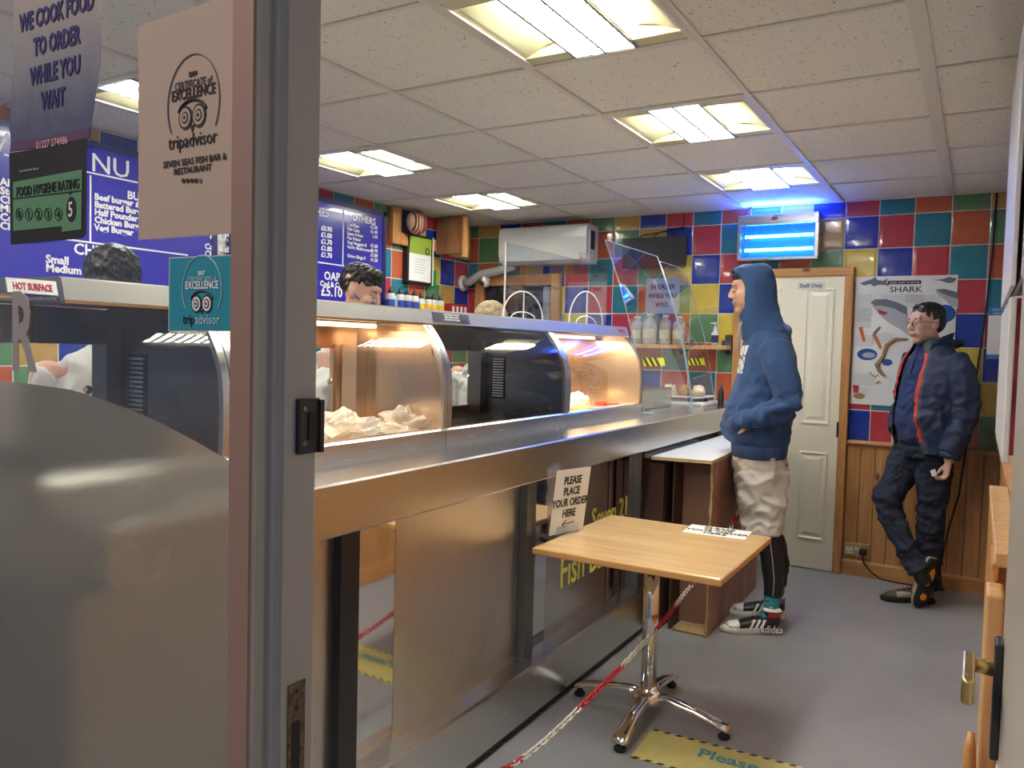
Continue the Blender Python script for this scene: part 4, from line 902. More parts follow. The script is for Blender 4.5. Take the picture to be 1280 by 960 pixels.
# bottle shelf on the left wall
zsb=1.625
t=thing('bottle_shelf','pine shelf on the left wall holding squeezy sauce bottles','shelf',(XL,4.95,zsb)); obj('board',MB().box(XL+.006,XL+.17,4.45,5.57,zsb-.025,zsb),'pine_y',t)
MT['bottle_blue']=plain('blue_label',(.03,.06,.32),.4); MT['bottle_red']=plain('red_label_band',(.45,.05,.04),.4); MT['bottle_yel']=plain('yellow_label',(.70,.45,.03),.4); MT['bottle_white']=plain('milky_plastic',(.55,.54,.50),.35)
def squeezy(y,big,lab):
    h=.175 if big else .160; r=.036 if big else .034
    t=thing('squeezy_bottle',lab,'bottle',(XL+.10,y,zsb+.0005),0,'squeezy sauce bottles on the left wall shelf')
    obj('bottle',MB().lathe([(r*.95,0),(r,.008),(r,h*.86),(r*.8,h*.96),(.014,h)],(0,0,0),16),'bottle_white',t,True,local=True)
    obj('label',MB().lathe([(r*1.01,h*.12),(r*1.02,h*.13),(r*1.02,h*.72),(r*1.01,h*.73)],(0,0,0),16),'bottle_blue' if big else 'bottle_yel',t,True,local=True)
    obj('label_band',MB().lathe([(r*1.025,h*.14),(r*1.035,h*.15),(r*1.035,h*.30),(r*1.025,h*.31)],(0,0,0),16),'bottle_red',t,True,local=True)
    obj('nozzle_cap',MB().lathe([(.020,h-.004),(.020,h+.012),(.008,h+.028),(.003,h+.045)],(0,0,0),12),'black',t,True,local=True)
nb=['first','second','third','fourth']
for i,px in enumerate((488,500,509,518)): squeezy(U(px,380,'x',XL+.10).y,True,'blue-labelled squeezy bottle, %s from the masked server along the shelf'%nb[i])
for i,px in enumerate((526,535,542,550)): squeezy(U(px,382,'x',XL+.10).y,False,'yellow-labelled squeezy bottle, %s after the blue-labelled ones on the shelf'%nb[i])
for b in [o for o in COL.objects if o.name.startswith('squeezy_bottle')]: b.scale=(1,1,1)
a=U(556,380,'x',XL+.06).y; b_=U(578,385,'x',XL+.06).y
t=thing('red_carton','red carton printed with white cup shapes at the shelf end in the corner','carton',(XL+.08,(a+b_)/2,zsb)); obj('carton',MB().box(XL+.03,XL+.12,a,b_,zsb+.0005,zsb+.145),plain('carton_red',(.36,.02,.025),.4),t,bevel=.002)
for i in range(4):
    yy=a+(b_-a)*(i+.6)/4.4; obj('cup_print',MB().box(XL+.1195,XL+.1212,yy-.014,yy+.014,zsb+.045,zsb+.125),'whiteink',t)
o=obj('blue_bag',crumple((XL+.10,4.475,zsb+.075),(.04,.035,.10),4,.2),plain('pale_blue_plastic',(.25,.42,.55),.3),None,True); tag(o,'pale blue and white bag on the shelf end beside the menu board','bag')
# ================================================================== RIGHT WALL
for i in range(38):
    a=1.6+i*.105; b=a+.105
    if b>D-.02: break
    obj('plank',MB().prism([(XR,a+.0015),(XR-.008,a+.0015),(XR-.014,a+.006),(XR-.014,b-.006),(XR-.008,b-.0015),(XR,b-.0015)],'z',.10,.97),'pine',wr)
# (prism above uses (x,y) pairs along z)
struct(obj('baseboard_right',MB().box(XR-.03,XR,1.6,D-.025,0,.105),'pine_y',bevel=.004)); struct(obj('trim_4',MB().box(XR-.035,XR,1.6,D-.04,.965,.99),'pine_y',bevel=.003))
t=thing('pine_partition','low pine-clad ledge with a capped end along the right-hand wall behind the door handle','ledge',(.09,2.6,0))
obj('cladding',MB().box(.052,XR-.036,2.12,3.2,0,.965),'pine',t,bevel=.004); obj('top_board',MB().prism([(.050,2.09),(XR-.036,2.09),(XR-.036,3.2),(.050,3.2)],'z',.966,1.0),'pine_pale',t,bevel=.004); obj('cap_moulding',MB().prism([(.047,.935),(.044,.962),(.047,.975),(.06,.975),(.06,.935)],'y',2.09,2.3),'pine_y',t,bevel=.003)
obj('corner_post',MB().box(.036,.070,1.98,2.10,0,.93),'pine_pale',t,bevel=.006)
o=obj('pine_batten',MB().tube([(.028,1.92,0),(.027,1.92,.3),(.022,1.93,.52),(.02,1.94,.60),(.022,1.95,.635)],[.016,.016,.014,.012,.006],8),'pine',None,True); tag(o,'curved pine batten leaning below the brass door handle','batten')
MT['frame_white']=plain('white_gloss_frame',(.62,.62,.66),.3)
t=thing('poster_frame','white poster frame mounted high along the right-hand wall','frame',(.1,2.8,1.62),0,'white frames on the right-hand wall')
for dx,za in ((0,1.62),(.022,1.64)):
    obj('frame_rail',MB().prism([(za,0),(za+.02,-.0)] and [(2.35,za+.0),(3.35,za),(3.35,2.36),(2.35,2.30)],'x',.058+dx,.070+dx),'frame_white',t,bevel=.003)
obj('backing',MB().box(.094,.125,2.4,3.3,1.66,2.25),plain('dark_poster',(.08,.05,.08),.4),t)
t=thing('poster_frame','lower white panel below the high frame on the right-hand wall','frame',(.1,2.9,1.165),0,'white frames on the right-hand wall')
obj('panel',MB().box(.062,.078,2.45,3.4,1.165,1.60),'frame_white',t,bevel=.004); obj('backing',MB().box(.079,.125,2.5,3.35,1.18,1.60),plain('red_blue_poster',(.30,.03,.05),.4,var=.8,bscale=8),t)
# ================================================================== SHOPFRONT: WINDOW, JAMB, DOOR LEAF
YW=.68
XJ=-.668
def yj(px,x=XJ): return U(px,480,'x',x).y
y0j,y1j,y2j,y3j,y4j=yj(316),yj(322),yj(345),yj(352),yj(393)
xb_=-U(288,480,'y',U(316,480,'x',XJ).y-.004).x
struct(obj('trim_1',MB().prism([(XJ,y0j),(XJ,y1j),(XJ-.010,y1j+.003),(XJ-.013,(y1j+y2j)/2-.003),(XJ-.012,y2j-.003),(XJ-.006,y2j),(XJ-.004,y2j+.004),(XJ+.000,y3j),(XJ+.003,y3j+.002),(XJ+.003,y4j),(-xb_,y4j),(-xb_,y0j)],'z',-.05,2.6),'greypaint',bevel=.0012))
xb_=-U(287,480,'y',y0j-.004).x
struct(obj('trim_2',MB().prism([(XJ,y0j-.004),(XJ,y0j),(-xb_,y0j),(-xb_,y0j-.004)],'z',-.05,2.6),'brownstrip'))
jt=COL.objects['trim_1']
t=thing('strike_plate','black metal strike box screwed to the grey door frame','strike plate',(-.664,.72,1.36))
zt_=U(386,498,'x',-.66).z; zb_=U(386,567,'x',-.66).z
ya=U(373,530,'x',-.660).y; yb=y4j+.002
obj('plate',MB().box(-.6650,-.659,ya,yb,zb_,zt_),'blackmetal',t,bevel=.002); obj('keep_box',MB().box(-.664,-.6555,yb-.004,yb+.003,zb_,zt_-.002),'blackmetal',t,bevel=.001); obj('keep_slot',MB().box(-.6595,-.6575,yb-.020,yb-.005,zb_+.016,zt_-.016),'ink',t)
for z in (zb_+.012,zt_-.012): obj('screw',MB().lathe([(0,0),(.0035,0),(.003,.001),(0,.0015)],(0,0,0),10).xf(Matrix.Translation((-.659,ya+.009,z))@Matrix.Rotation(PI/2,4,'Y')),'steel_dark',t)
t=thing('lock_keep','worn metal lock keep with an open slot low on the grey door frame','strike plate',(-.664,.70,1.0))
z1=U(370,853,'x',-.665).z; z0=.88; y0=U(359,900,'x',-.665).y; y1=U(380,900,'x',-.665).y
obj('plate',MB().box(-.6655,-.6635,y0,y1,z0,z1),plain('rusty_keep',(.16,.13,.09),.5,.8,bump=.3,bscale=120,var=.5),t); obj('slot',MB().box(-.6640,-.6630,y0+.006,y1-.008,z0,z1-.045),'ink',t)
for z in (z1-.010,z1-.030): obj('screw',MB().lathe([(0,0),(.003,0),(.002,.001)],(0,0,0),10).xf(Matrix.Translation((-.6635,(y0+y1)/2,z))@Matrix.Rotation(PI/2,4,'Y')),'ink',t)
# window pane with frosted film
w1=struct(obj('window_1',MB().box(-2.6,-xb_-.002,YW-.002,YW+.002,0.05,2.6),'pane'))
pts=[U(*p,'y',YW+.003) for p in ((0,476),(30,478),(60,482),(95,487),(130,498),(170,512),(210,530),(250,551),(291,575))]
fishpx=[(122,692),(134,682),(147,676),(150,668),(160,667),(168,676),(180,684),(190,697),(200,692),(206,688),(219,682),(220,690),(214,706),(218,716),(206,722),(203,716),(196,722),(186,726),(180,732),(172,727),(165,726),(160,738),(150,738),(146,728),(134,714),(126,704)]
fish=[U(*p,'y',YW+.003) for p in fishpx]
def film(outer,hole,mat,name,parent,y):
    bm=bmesh.new(); es=[]
    for loop in (outer,hole):
        vs=[bm.verts.new((a,y,b)) for a,b in loop]; 
        for i in range(len(vs)): es.append(bm.edges.new((vs[i],vs[(i+1)%len(vs)])))
    bmesh.ops.triangle_fill(bm,use_beauty=True,use_dissolve=False,edges=es)
    me=bpy.data.meshes.new(name); bm.to_mesh(me); bm.free(); me.materials.append(MT[mat]); o=bpy.data.objects.new(name,me); COL.objects.link(o); o.parent=parent; return o
outer=[(p.x,p.z) for p in pts]; outer=[(-2.2,1.24),(-1.9,1.32),(-1.6,1.355)]+outer
outer+=[(outer[-1][0],.06),(-2.2,.06)]
film(outer,[(p.x,p.z) for p in fish],'frost','frosted_film',w1,YW-.0035)
fo=film([(p.x,p.z) for p in fish],[],'frost2','clear_fish',w1,YW-.0035) if False else obj('clear_fish',MB().add([(p.x,YW-.0036,p.z) for p in fish],[tuple(range(len(fish)))]),'frost2',w1)
# letter R
lp=U(15,365,'y',YW-.004); rb=U(15,460,'y',YW-.004)
MT['etched']=plain('etched_grey_letter',(.33,.32,.32),.7,alpha=.88)
text('lettering','R',(lp.z-rb.z)/.70,'etched',w1,(U(14,460,'y',YW-.004).x,YW-.0045,rb.z),DX,DZ,'LEFT',.004,sx=.66)
YP=YW-.006
def Wp(px,py): v=U(px,py,'y',YP); return (v.x,v.z)
def fl(nm,pts,mat,par,y,th=.0006):
    m=MB(); return obj(nm,m.prism(pts,'y',y,y+th),mat,par)
# poster: we cook food
wave=[]; 
t=thing('window_poster','wavy-edged poster WE COOK FOOD TO ORDER WHILE YOU WAIT hanging in the front window','poster',(-1.2,YP,1.83))
def bmat():
    m,nt,p=newmat('poster_sky_print'); p.inputs['Roughness'].default_value=.5; tc=N(nt,'ShaderNodeTexCoord'); s=N(nt,'ShaderNodeSeparateXYZ'); L(nt,tc.outputs['Generated'],s.inputs[0])
    r=N(nt,'ShaderNodeValToRGB'); e=r.color_ramp.elements; e[0].position=.12; e[0].color=(.075,.09,.16,1); e[1].position=.85; e[1].color=(.42,.37,.31,1); q=e.new(.4); q.color=(.22,.23,.26,1)
    nz=N(nt,'ShaderNodeTexNoise'); nz.inputs['Scale'].default_value=6; L(nt,tc.outputs['Generated'],nz.inputs['Vector']); a=N(nt,'ShaderNodeMath',operation='MULTIPLY_ADD'); a.inputs[1].default_value=.25; L(nt,nz.outputs[0],a.inputs[0]); 
    b=N(nt,'ShaderNodeMath',operation='SUBTRACT'); L(nt,a.outputs[0],b.inputs[0]); b.inputs[1].default_value=.12; L(nt,s.outputs[2],a.inputs[2]); L(nt,b.outputs[0],r.inputs[0]); L(nt,r.outputs[0],p.inputs['Base Color']); return m
left=[(14,190),(12,160),(13,120),(17,80),(18,40),(16,0),(15,-60)]; right=[(113,176),(115,150),(120,115),(125,80),(126,50),(123,20),(121,0),(119,-60)]
fl('sheet',[Wp(*p) for p in left[::-1]]+[Wp(*p) for p in right],bmat(),t,YP)
def wtext(s,px,py,size,mat,par,al='CENTER',bold=.0006,tilt=0,sx=1,y=None):
    v=U(px,py,'y',YP); xd=Vector((math.cos(tilt),0,math.sin(tilt))); 
    return text('lettering',s,size,mat,par,(v.x,(YP-.0012 if y is None else y),v.z),xd,Vector((-xd.z,0,xd.x)),al,bold,.0003,sx=sx)
for s,px,py,sz in (('WE COOK FOOD',70,26,.036),('TO ORDER',71,62,.036),('WHILE YOU',69,99,.036),('WAIT',67,134,.036)): wtext(s,px,py,sz,'navyink',t,bold=.0012,sx=.66)
fl('purple_band',[Wp(*p) for p in ((14,178),(60,171),(113,160),(112,172),(60,182),(13,190))],plain('purple_band',(.10,.05,.11),.5),t,YP-.0010); wtext('01227 274986',66,183,.0150,plain('pink_print',(.62,.38,.38),.5),t,sx=.95,bold=.0002,y=YP-.0016)
# hygiene rating
t=thing('hygiene_sticker','black and green FOOD HYGIENE RATING sticker scored 5 in the front window','sticker',(-1.2,YP,1.6)); 
fl('sheet',[Wp(*p) for p in ((12,192),(109,174),(108,292),(104,298),(14,306))],'ink',t,YP-.0008)
MT['hygreen']=plain('hygiene_green',(.10,.27,.14),.5)
fl('green_panel',[Wp(*p) for p in ((18,228),(104,212),(103,287),(79,290),(79,283),(18,289))],'hygreen',t,YP-.0018)
fl('divider',[Wp(*p) for p in ((18,248),(103,238),(103,239.5),(92,241),(89,244),(87,241.5),(18,249.5))],'ink',t,YP-.0026)
wtext('FOOD HYGIENE RATING',60.5,241,.0200,'ink',t,sx=.74,bold=.0004,tilt=.0,y=YP-.0027)
for i,px in enumerate((26,38,50,62,75)):
    c=Wp(px,268); m=MB().torus((c[0],YP-.0024,c[1]),.0092,.0006,'y',20,5); r_=obj('score_ring',m,'ink',t); wtext(str(i),px,273,.017,'ink',t,y=YP-.0027,bold=.0001)
c=Wp(91,262); obj('score_disc',MB().lathe([(0,0),(.0165,0),(.0165,.0006),(0,.0006)],(0,0,0),28).xf(Matrix.Translation((c[0],YP-.0020,c[1]))@Matrix.Rotation(PI/2,4,'X')@Matrix.Diagonal((.72,1.1,1,1))),'ink',t); wtext('5',91,271,.030,'paper',t,y=YP-.0034,sx=.8,bold=.0004)
wtext('Food Standards Agency',38,214,.0055,'textgrey',t,y=YP-.0020,bold=0)
# owl logo
def owl(px,py,r,par,y,dark,pale,mid):
    c=Wp(px,py); 
    for k in (-1,1):
        for rr,mt_,dy in ((r,dark,0),(r*.80,pale,.0004),(r*.52,dark,.0008),(r*.38,pale,.0012),(r*.17,mid,.0016)):
            obj('owl_eye',MB().lathe([(0,0),(rr,0),(rr,.0003),(0,.0003)],(0,0,0),24).xf(Matrix.Translation((c[0]+k*r*1.02*.86,y-dy,c[1]))@Matrix.Rotation(PI/2,4,'X')@Matrix.Diagonal((.86,1,1,1))),mt_,par)
    cap=[(c[0]+r*2.1*.86*math.cos(a),c[1]+r*.25+r*1.15*math.sin(a)) for a in [PI*i/14 for i in range(15)]]
    m=MB(); m.tube([(a,y+.0002,b) for a,b in cap[1:-1]],r*.13,5); obj('owl_brow',m,dark,par)
    obj('owl_beak',MB().prism([(c[0]-r*.3,c[1]-r*.7),(c[0]+r*.3,c[1]-r*.7),(c[0],c[1]-r*1.35)],'y',y,y+.0005),dark,par)
def ring(px,py,rx,rz,par,y,mat,a0,a1):
    c=Wp(px,py); obj('ring',MB().tube([(c[0]+rx*math.cos(a),y,c[1]+rz*math.sin(a)) for a in [a0+(a1-a0)*i/40 for i in range(41)]],.0008,5),mat,par)
t=thing('certificate_sheet','large beige certificate of excellence sheet taped inside the front window','certificate',(-.9,YP,1.57))
MT['beige']=plain('backlit_beige_paper',(.45,.36,.29),.7,bump=.03,bscale=12)  # the look of light from behind is put into this beige
fl('sheet',[Wp(*p) for p in ((173,300),(173,33),(200,23),(292,-8),(300,-10),(300,291),(288,292))],'beige',t,YP+.0)
yy=YP-.0012
ring(242,130,.050,.062,t,yy,'sharkgrey',-.55,PI+.55)
wtext('2016',242,95,.0075,'ink',t); wtext('CERTIFICATE of',242,109,.0140,'ink',t,sx=.74,bold=0); wtext('EXCELLENCE',242,122,.0190,'ink',t,sx=.76,bold=.0003)
owl(241,146,.0150,t,yy,'ink','beige','ink'); wtext('tripadvisor',241,183,.0250,'ink',t,sx=.86,bold=0)
wtext('SEVEN SEAS FISH BAR &',243,205,.0118,'ink',t,sx=1.0,bold=.0001); wtext('RESTAURANT',241,216,.0118,'ink',t,sx=1.0,bold=.0001)
for i in range(5):
    c=Wp(230+5.2*i,226); obj('rating_dot',MB().lathe([(0,0),(.0030,0),(.0030,.0004),(0,.0004)],(0,0,0),12).xf(Matrix.Translation((c[0],yy,c[1]))@Matrix.Rotation(PI/2,4,'X')),'ink' if i<4 else 'sharkgrey',t)
t=thing('teal_sticker','teal square award sticker on the front window beside the brown frame','sticker',(-.87,YP,1.45)); 
MT['teal']=plain('teal_print',(.02,.28,.37),.4); 
fl('sheet',[Wp(*p) for p in ((212,414),(213,322),(300,318),(300,414.5))],'bottle_white',t,YP-.002); fl('face',[Wp(*p) for p in ((213.6,412.6),(214.6,323.5),(300,319.5),(300,413))],'teal',t,YP-.0028)
yt=YP-.0035; MT['palecyan']=plain('pale_cyan_print',(.45,.68,.72),.5)
c=ring(255,362,.0375,.043,t,yt,'palecyan',-.6,PI+.6)
wtext('2017',255,344,.007,'palecyan',t,y=yt); wtext('CERTIFICATE of',255,353,.0100,'palecyan',t,y=yt,sx=.8,bold=0); wtext('EXCELLENCE',255,361,.0135,'whiteink',t,y=yt,sx=.8,bold=.0002); owl(255,380,.0115,t,yt,'ink','paper','ink')
wtext('trip',246,405,.0178,'ink',t,'RIGHT',y=yt,sx=.9,bold=0); wtext('advisor',246.5,405,.0178,'palecyan',t,'LEFT',y=yt,sx=.9,bold=0)
# shopfront door leaf (opened inwards)
t=struct(obj('door_2',MB().box(.0465,.092,.70,1.30,.0,2.10),'greypaint',bevel=.004))
obj('glazing_bead',MB().box(.043,.048,.78,1.22,.15,.9),'greypaint',t,bevel=.002)
h=thing('door_handle','brass lever handle on a black plate at the edge of the open shop door','door handle',(.03,1.26,1.0))
obj('back_plate',MB().box(.036,.0463,1.235,1.275,.895,1.055),'blackmetal',h,bevel=.003)
obj('spindle',MB().tube([(.040,1.255,1.012),(.008,1.255,1.016)],[.009,.011],12),'brass',h,True)
obj('lever',MB().prism([(-.001,1.262),(-.001,1.150),(.002,1.142),(.011,1.142),(.014,1.150),(.014,1.262)],'z',.998,1.030),'brass',h,bevel=.003)
# ================================================================== PEOPLE
def fbm(v,s): return noise.noise(v*s)+.5*noise.noise(v*s*2.1+Vector((3,1,7)))
def ringpt(c,t,side,a,b,n=16,sq=0):
    """elliptic ring round centre c; a along side, b along t x side"""
    t=t.normalized(); s=(side-t*side.dot(t)).normalized(); u=t.cross(s); out=[]
    for k in range(n):
        q=2*PI*k/n; out.append(c+s*(a*math.cos(q))+u*(b*math.sin(q)))
    return out
def limb(mb,pts,side=Vector((0,1,0)),n=16,cap=.7):
    """pts = (x,y,z,a,b): a chain of ellipses with rounded ends"""
    P_=[(Vector(p[:3]),p[3],p[4] if len(p)>4 else p[3]) for p in pts]; rings=[]
    for i,(c,a,b) in enumerate(P_):
        t=P_[min(i+1,len(P_)-1)][0]-P_[max(i-1,0)][0]
        if i==0:
            d=t.normalized()*min(a,b)*cap; rings+= [ringpt(c-d,t,side,a*.25,b*.25,n),ringpt(c-d*.75,t,side,a*.68,b*.68,n)]
        rings.append(ringpt(c,t,side,a,b,n))
        if i==len(P_)-1:
            d=t.normalized()*min(a,b)*cap; rings+= [ringpt(c+d*.75,t,side,a*.68,b*.68,n),ringpt(c+d,t,side,a*.25,b*.25,n)]
    return mb.loft(rings)
def blob(name,mb,mat,parent,vox=.007,smooth=6,disp=None,cut=None,solid=0,slots=None,matrix=None,decim=0):
    me=bpy.data.meshes.new('tmp'); me.from_pydata([tuple(v) for v in mb.v],[],mb.f)
    bm=bmesh.new(); bm.from_mesh(me); bmesh.ops.recalc_face_normals(bm,faces=bm.faces); bm.to_mesh(me); bm.free()
    o=bpy.data.objects.new('tmp',me); COL.objects.link(o)
    r=o.modifiers.new('r','REMESH'); r.mode='VOXEL'; r.voxel_size=vox; r.use_smooth_shade=True
    if smooth: m=o.modifiers.new('s','SMOOTH'); m.factor=.5; m.iterations=smooth
    if decim: d=o.modifiers.new('d','DECIMATE'); d.ratio=decim
    res=baked(o); bpy.data.objects.remove(o)
    if disp:
        ns=[v.normal.copy() for v in res.vertices]
        for v,nn_ in zip(res.vertices,ns):
            q=disp(v.co,nn_)
            v.co=v.co+(nn_*q if isinstance(q,float) else q)
    if cut or slots:
        bm=bmesh.new(); bm.from_mesh(res)
        if cut: bmesh.ops.delete(bm,geom=[f for f in bm.faces if cut(f.calc_center_median())],context='FACES')
        bm.to_mesh(res); bm.free()
    cen=[slots(p.center) for p in res.polygons] if slots else None
    if matrix is not None: res.transform(matrix)
    res.materials.clear()
    for m in (mat if isinstance(mat,list) else [mat]): res.materials.append(MT[m] if isinstance(m,str) else m)
    if cen:
        for p,q in zip(res.polygons,cen): p.material_index=q
    res.shade_smooth(); res.name=name
    oo=bpy.data.objects.new(name,res); COL.objects.link(oo); oo.parent=parent
    if solid: sm=oo.modifiers.new('cloth','SOLIDIFY'); sm.thickness=solid; sm.offset=-1
    return oo
def head(mb,c,Rm,s=1.0):
    """head in front=+x frame; c = centre between the ears; Rm = rotation"""
    def E(p,r,rot=None):
        M3=Rm if rot is None else Rm@rot
        mb.ell(Vector(c)+Rm@(Vector(p)*s),[q*s for q in r],M3,16,11)
    def Lb(pts): 
        limb(mb,[(*(Vector(c)+Rm@(Vector(p[:3])*s)),p[3]*s,(p[4] if len(p)>4 else p[3])*s) for p in pts],Rm@Vector((0,1,0)),12)
    E((-.012,0,.045),(.098,.077,.080)); E((.012,0,.005),(.078,.070,.085)); E((.030,0,-.045),(.058,.056,.060)); E((.062,0,-.088),(.028,.030,.020))
    E((.018,0,-.070),(.062,.052,.034)); E((.044,.034,-.036),(.044,.030,.044)); E((.044,-.034,-.036),(.044,.030,.044)); E((.078,0,.042),(.018,.052,.024)); # brow
    for k in(-1,1):
        E((.066,k*.040,-.015),(.026,.026,.024)); E((.080,k*.030,.026),(.010,.020,.008)); E((.010,k*.056,-.052),(.04,.014,.03))
        E((-.004,k*.076,-.002),(.018,.007,.031),Matrix.Rotation(-.2,3,'Y'))
    Lb([(.088,0,.030,.009,.008),(.098,0,.012,.010,.010),(.108,0,-.008,.012,.012),(.110,0,-.018,.015,.011)])
    for k in(-1,1): E((.098,k*.012,-.020),(.012,.008,.008))
    E((.088,0,-.047),(.014,.026,.007)); E((.086,0,-.058),(.014,.022,.008)); E((.080,0,-.040),(.016,.024,.02))
def face_bits(par,c,Rm,s=1.0,eyes=True,brow='hair_black',closed=False,lips=True):
    X=lambda p:Vector(c)+Rm@(Vector(p)*s)
    for k in(-1,1):
        if closed:
            obj('eyelid',MB().ell(X((.0795,k*.031,.010)),(.0135*s,.0160*s,.0095*s),Rm),'skin',par,True,local=True)
            obj('eyelash',MB().tube([X((.088,k*.020,.004)),X((.0935,k*.031,.001)),X((.086,k*.045,.004))],.0013*s,6),'hair_black',par,True,local=True)
        elif eyes:
            obj('eye',MB().ell(X((.080,k*.031,.010)),(.0125*s,.0135*s,.0095*s),Rm),'eyewhite',par,True,local=True)
            obj('iris',MB().ell(X((.0895,k*.031,.008)),(.004*s,.0058*s,.0058*s),Rm),'iris',par,True,local=True)
            obj('eyelid',MB().ell(X((.0805,k*.031,.0155)),(.0145*s,.0165*s,.0085*s),Rm),'skin',par,True,local=True)
        obj('eyebrow',MB().tube([X(p) for p in ((.089,k*.014,.030),(.090,k*.030,.036),(.080,k*.048,.033))],[.0035*s,.0042*s,.002*s],8),brow,par,True,local=True)
    if lips:
        obj('lips',MB().ell(X((.0955,0,-.0525)),(.0085*s,.0215*s,.0050*s),Rm),'lip',par,True,local=True)
def hand(mb,w,d,palmn,s=1.0,curl=.9,side=1,thumb=True):
    """wrist w, direction d, palm normal (towards fingers' curl)"""
    w=Vector(w); d=Vector(d).normalized(); pn=Vector(palmn); pn=(pn-d*pn.dot(d)).normalized(); sd=d.cross(pn)*side
    limb(mb,[(*w,.020*s,.026*s),(*(w+d*.03*s),.016*s,.034*s),(*(w+d*.075*s),.014*s,.040*s)],pn,12)
    for i in range(4):
        ln=(.072,.082,.076,.060)[i]*s; b=w+d*.078*s+sd*(.030-.020*i)*s; a=curl; p=b.copy(); pts=[(*p,.0092*s)]
        for j,fr in enumerate((.42,.32,.26)):
            ang=a*(j+.6)*.75; dd=(d*math.cos(ang)+pn*math.sin(ang)).normalized(); p=p+dd*ln*fr; pts.append((*p,(.0088,.0080,.0070)[j]*s))
        limb(mb,pts,sd,10)
    if thumb:
        b=w+d*.025*s+sd*.026*s; p1=b+(d*.6+sd*.55+pn*.35).normalized()*.038*s; p2=p1+(d*.8+pn*.5-sd*.15).normalized()*.034*s
        limb(mb,[(*b,.013*s),(*p1,.0115*s),(*p2,.0085*s)],pn,10)
def shoe(par,M4,upper,sole,high=False,Ls=.30,stripes=None,kind='hi'):
    """shoe along +x, heel at 0; M4 places it in the person's frame; returns the shoe object"""
    k=Ls/.30
    mb=MB(); H=.085 if not high else .125
    limb(mb,[(.035*k,0,.055,.034,.036),(.09*k,0,.055,.037,.036),(.15*k,.002,.048,.040,.030),(.21*k,.004,.040,.045,.023),(.26*k,.003,.034,.038,.018)],Vector((0,1,0)),14)
    limb(mb,[(.045*k,0,.05,.034,.042),(.050*k,0,.09,.034,.044),(.048*k,0,H,.037,.050)],Vector((0,1,0)),14,.25)
    def slots(c): 
        if kind=='hi': return 1 if (c.x>.215*k and c.z>.035) or (c.z>H-.008 and c.x<.10) else (2 if c.z>H-.035 and c.x<.075*k and c.z<H-.012 else 0)
        return 1 if (c.x>.22*k or c.x<.03*k or c.z>H-.02) else (0 if (.09<c.x<.2 or c.z<.06) else 2)
    o=blob('shoe',mb,upper,par,.005,3,None,None,0,slots,M4)
    out=[(0,-.022),(.02,-.033),(.07,-.034),(.12,-.032),(.18,-.043),(.23,-.043),(.27,-.032),(.296,-.010),(.298,.012),(.28,.036),(.24,.047),(.18,.044),(.12,.034),(.07,.034),(.02,.033),(0,.022)]
    rings=[[M4@Vector(((x*k-.15)*f+.15*1,y*f,z)) for x,y in out] for f,z in ((.93,0),(1,.004),(1.03,.018),(.97,.030),(.90,.034))]
    so=obj('sole',MB().loft(rings),sole,o,True,local=True)
    if kind=='hi':
        for i in range(3):
            for sd in(1,-1):
                x=.105+.026*i; obj('stripe',MB().obox(M4@Vector((x,sd*.0385,.055)),M4.to_3x3()@Vector((.006,0,.0)),M4.to_3x3()@Vector((0,.0035,-.001*sd)),M4.to_3x3()@Vector((-.010,-.004*sd,.020))),'whiteink',o,local=True)
    lc=MB()
    for i in range(5):
        x=.125+.020*i; z=.088-.006*i; lc.tube([M4@Vector((x,-.022,z-.004)),M4@Vector((x+.004,0,z+.003)),M4@Vector((x,.022,z-.004))],.0028,6)
    obj('laces',lc,'black' if kind=='hi' else 'rubber',o,True,local=True,kind='stuff')
    return o
def folds(amp,scale,seed,stretch=(1,1,1),zc=None,zr=None):
    st=Vector(stretch); sd=Vector((seed,seed*.7,0))
    def f(c,n):
        q=Vector((c.x*st.x,c.y*st.y,c.z*st.z)); w=q+Vector((noise.noise(q*5+sd),noise.noise(q*5-sd),noise.noise(q*4)))*.06
        v=noise.noise(w*scale+sd); v=(1-abs(v)*2.2); v2=1-abs(noise.noise(w*scale*2.3+sd*2))*2.6; v=v+.55*v2-.2; a=amp
        if zc: a*=math.exp(-((c.z-zc)/zr)**2)+.25
        return float(a*(v-.5))
    return f
MT['solewhite']=plain('white_rubber_sole',(.70,.70,.67),.55)
# ---------------- hooded man
ang=math.radians(200); m1=thing('person','person in blue hooded sweatshirt, pale shorts, black leggings and high-top trainers waiting at the counter','person',(-.97,4.25,0),ang)
mb=MB(); hc=Vector((.078,0,1.760)); Rh=Matrix.Rotation(.12,3,'Y')
head(mb,hc,Rh,1.0)
limb(mb,[(.03,0,1.48,.055),(.055,0,1.60,.052),(.07,0,1.68,.055)])
limb(mb,[(0,0,.92,.15,.10),(.01,0,1.1,.15,.10),(.0,0,1.3,.16,.10),(-.01,0,1.42,.17,.09),(.0,0,1.48,.09,.07)])
for k in(-1,1):
    ox=0 if k>0 else -.058; limb(mb,[(-.01,k*.09,.90,.075),(-.01,k*.095,.7,.062),(-.045+ox*.5,k*.103,.50,.046),(-.062+ox*.8,k*.108,.40,.045),(-.075+ox,k*.11,.30,.040),(-.073+ox,k*.112,.19,.031),(-.065+ox,k*.114,.11,.028),(-.03+ox,k*.115,.055,.026)],Vector((0,1,0)))
    limb(mb,[(-.01,k*.17,1.43,.05),(-.09,k*.245,1.20,.042),(.06,k*.215,1.09,.032)],Vector((0,0,1)))
    hand(mb,(.07,k*.205,1.085),(.75,-k*.62,-.05),(-.1,-k*.3,-.3),.95,.5,k)
body=blob('body',mb,'skin',m1,.0055,3)
face_bits(m1,hc,Rh,1.0,closed=True)
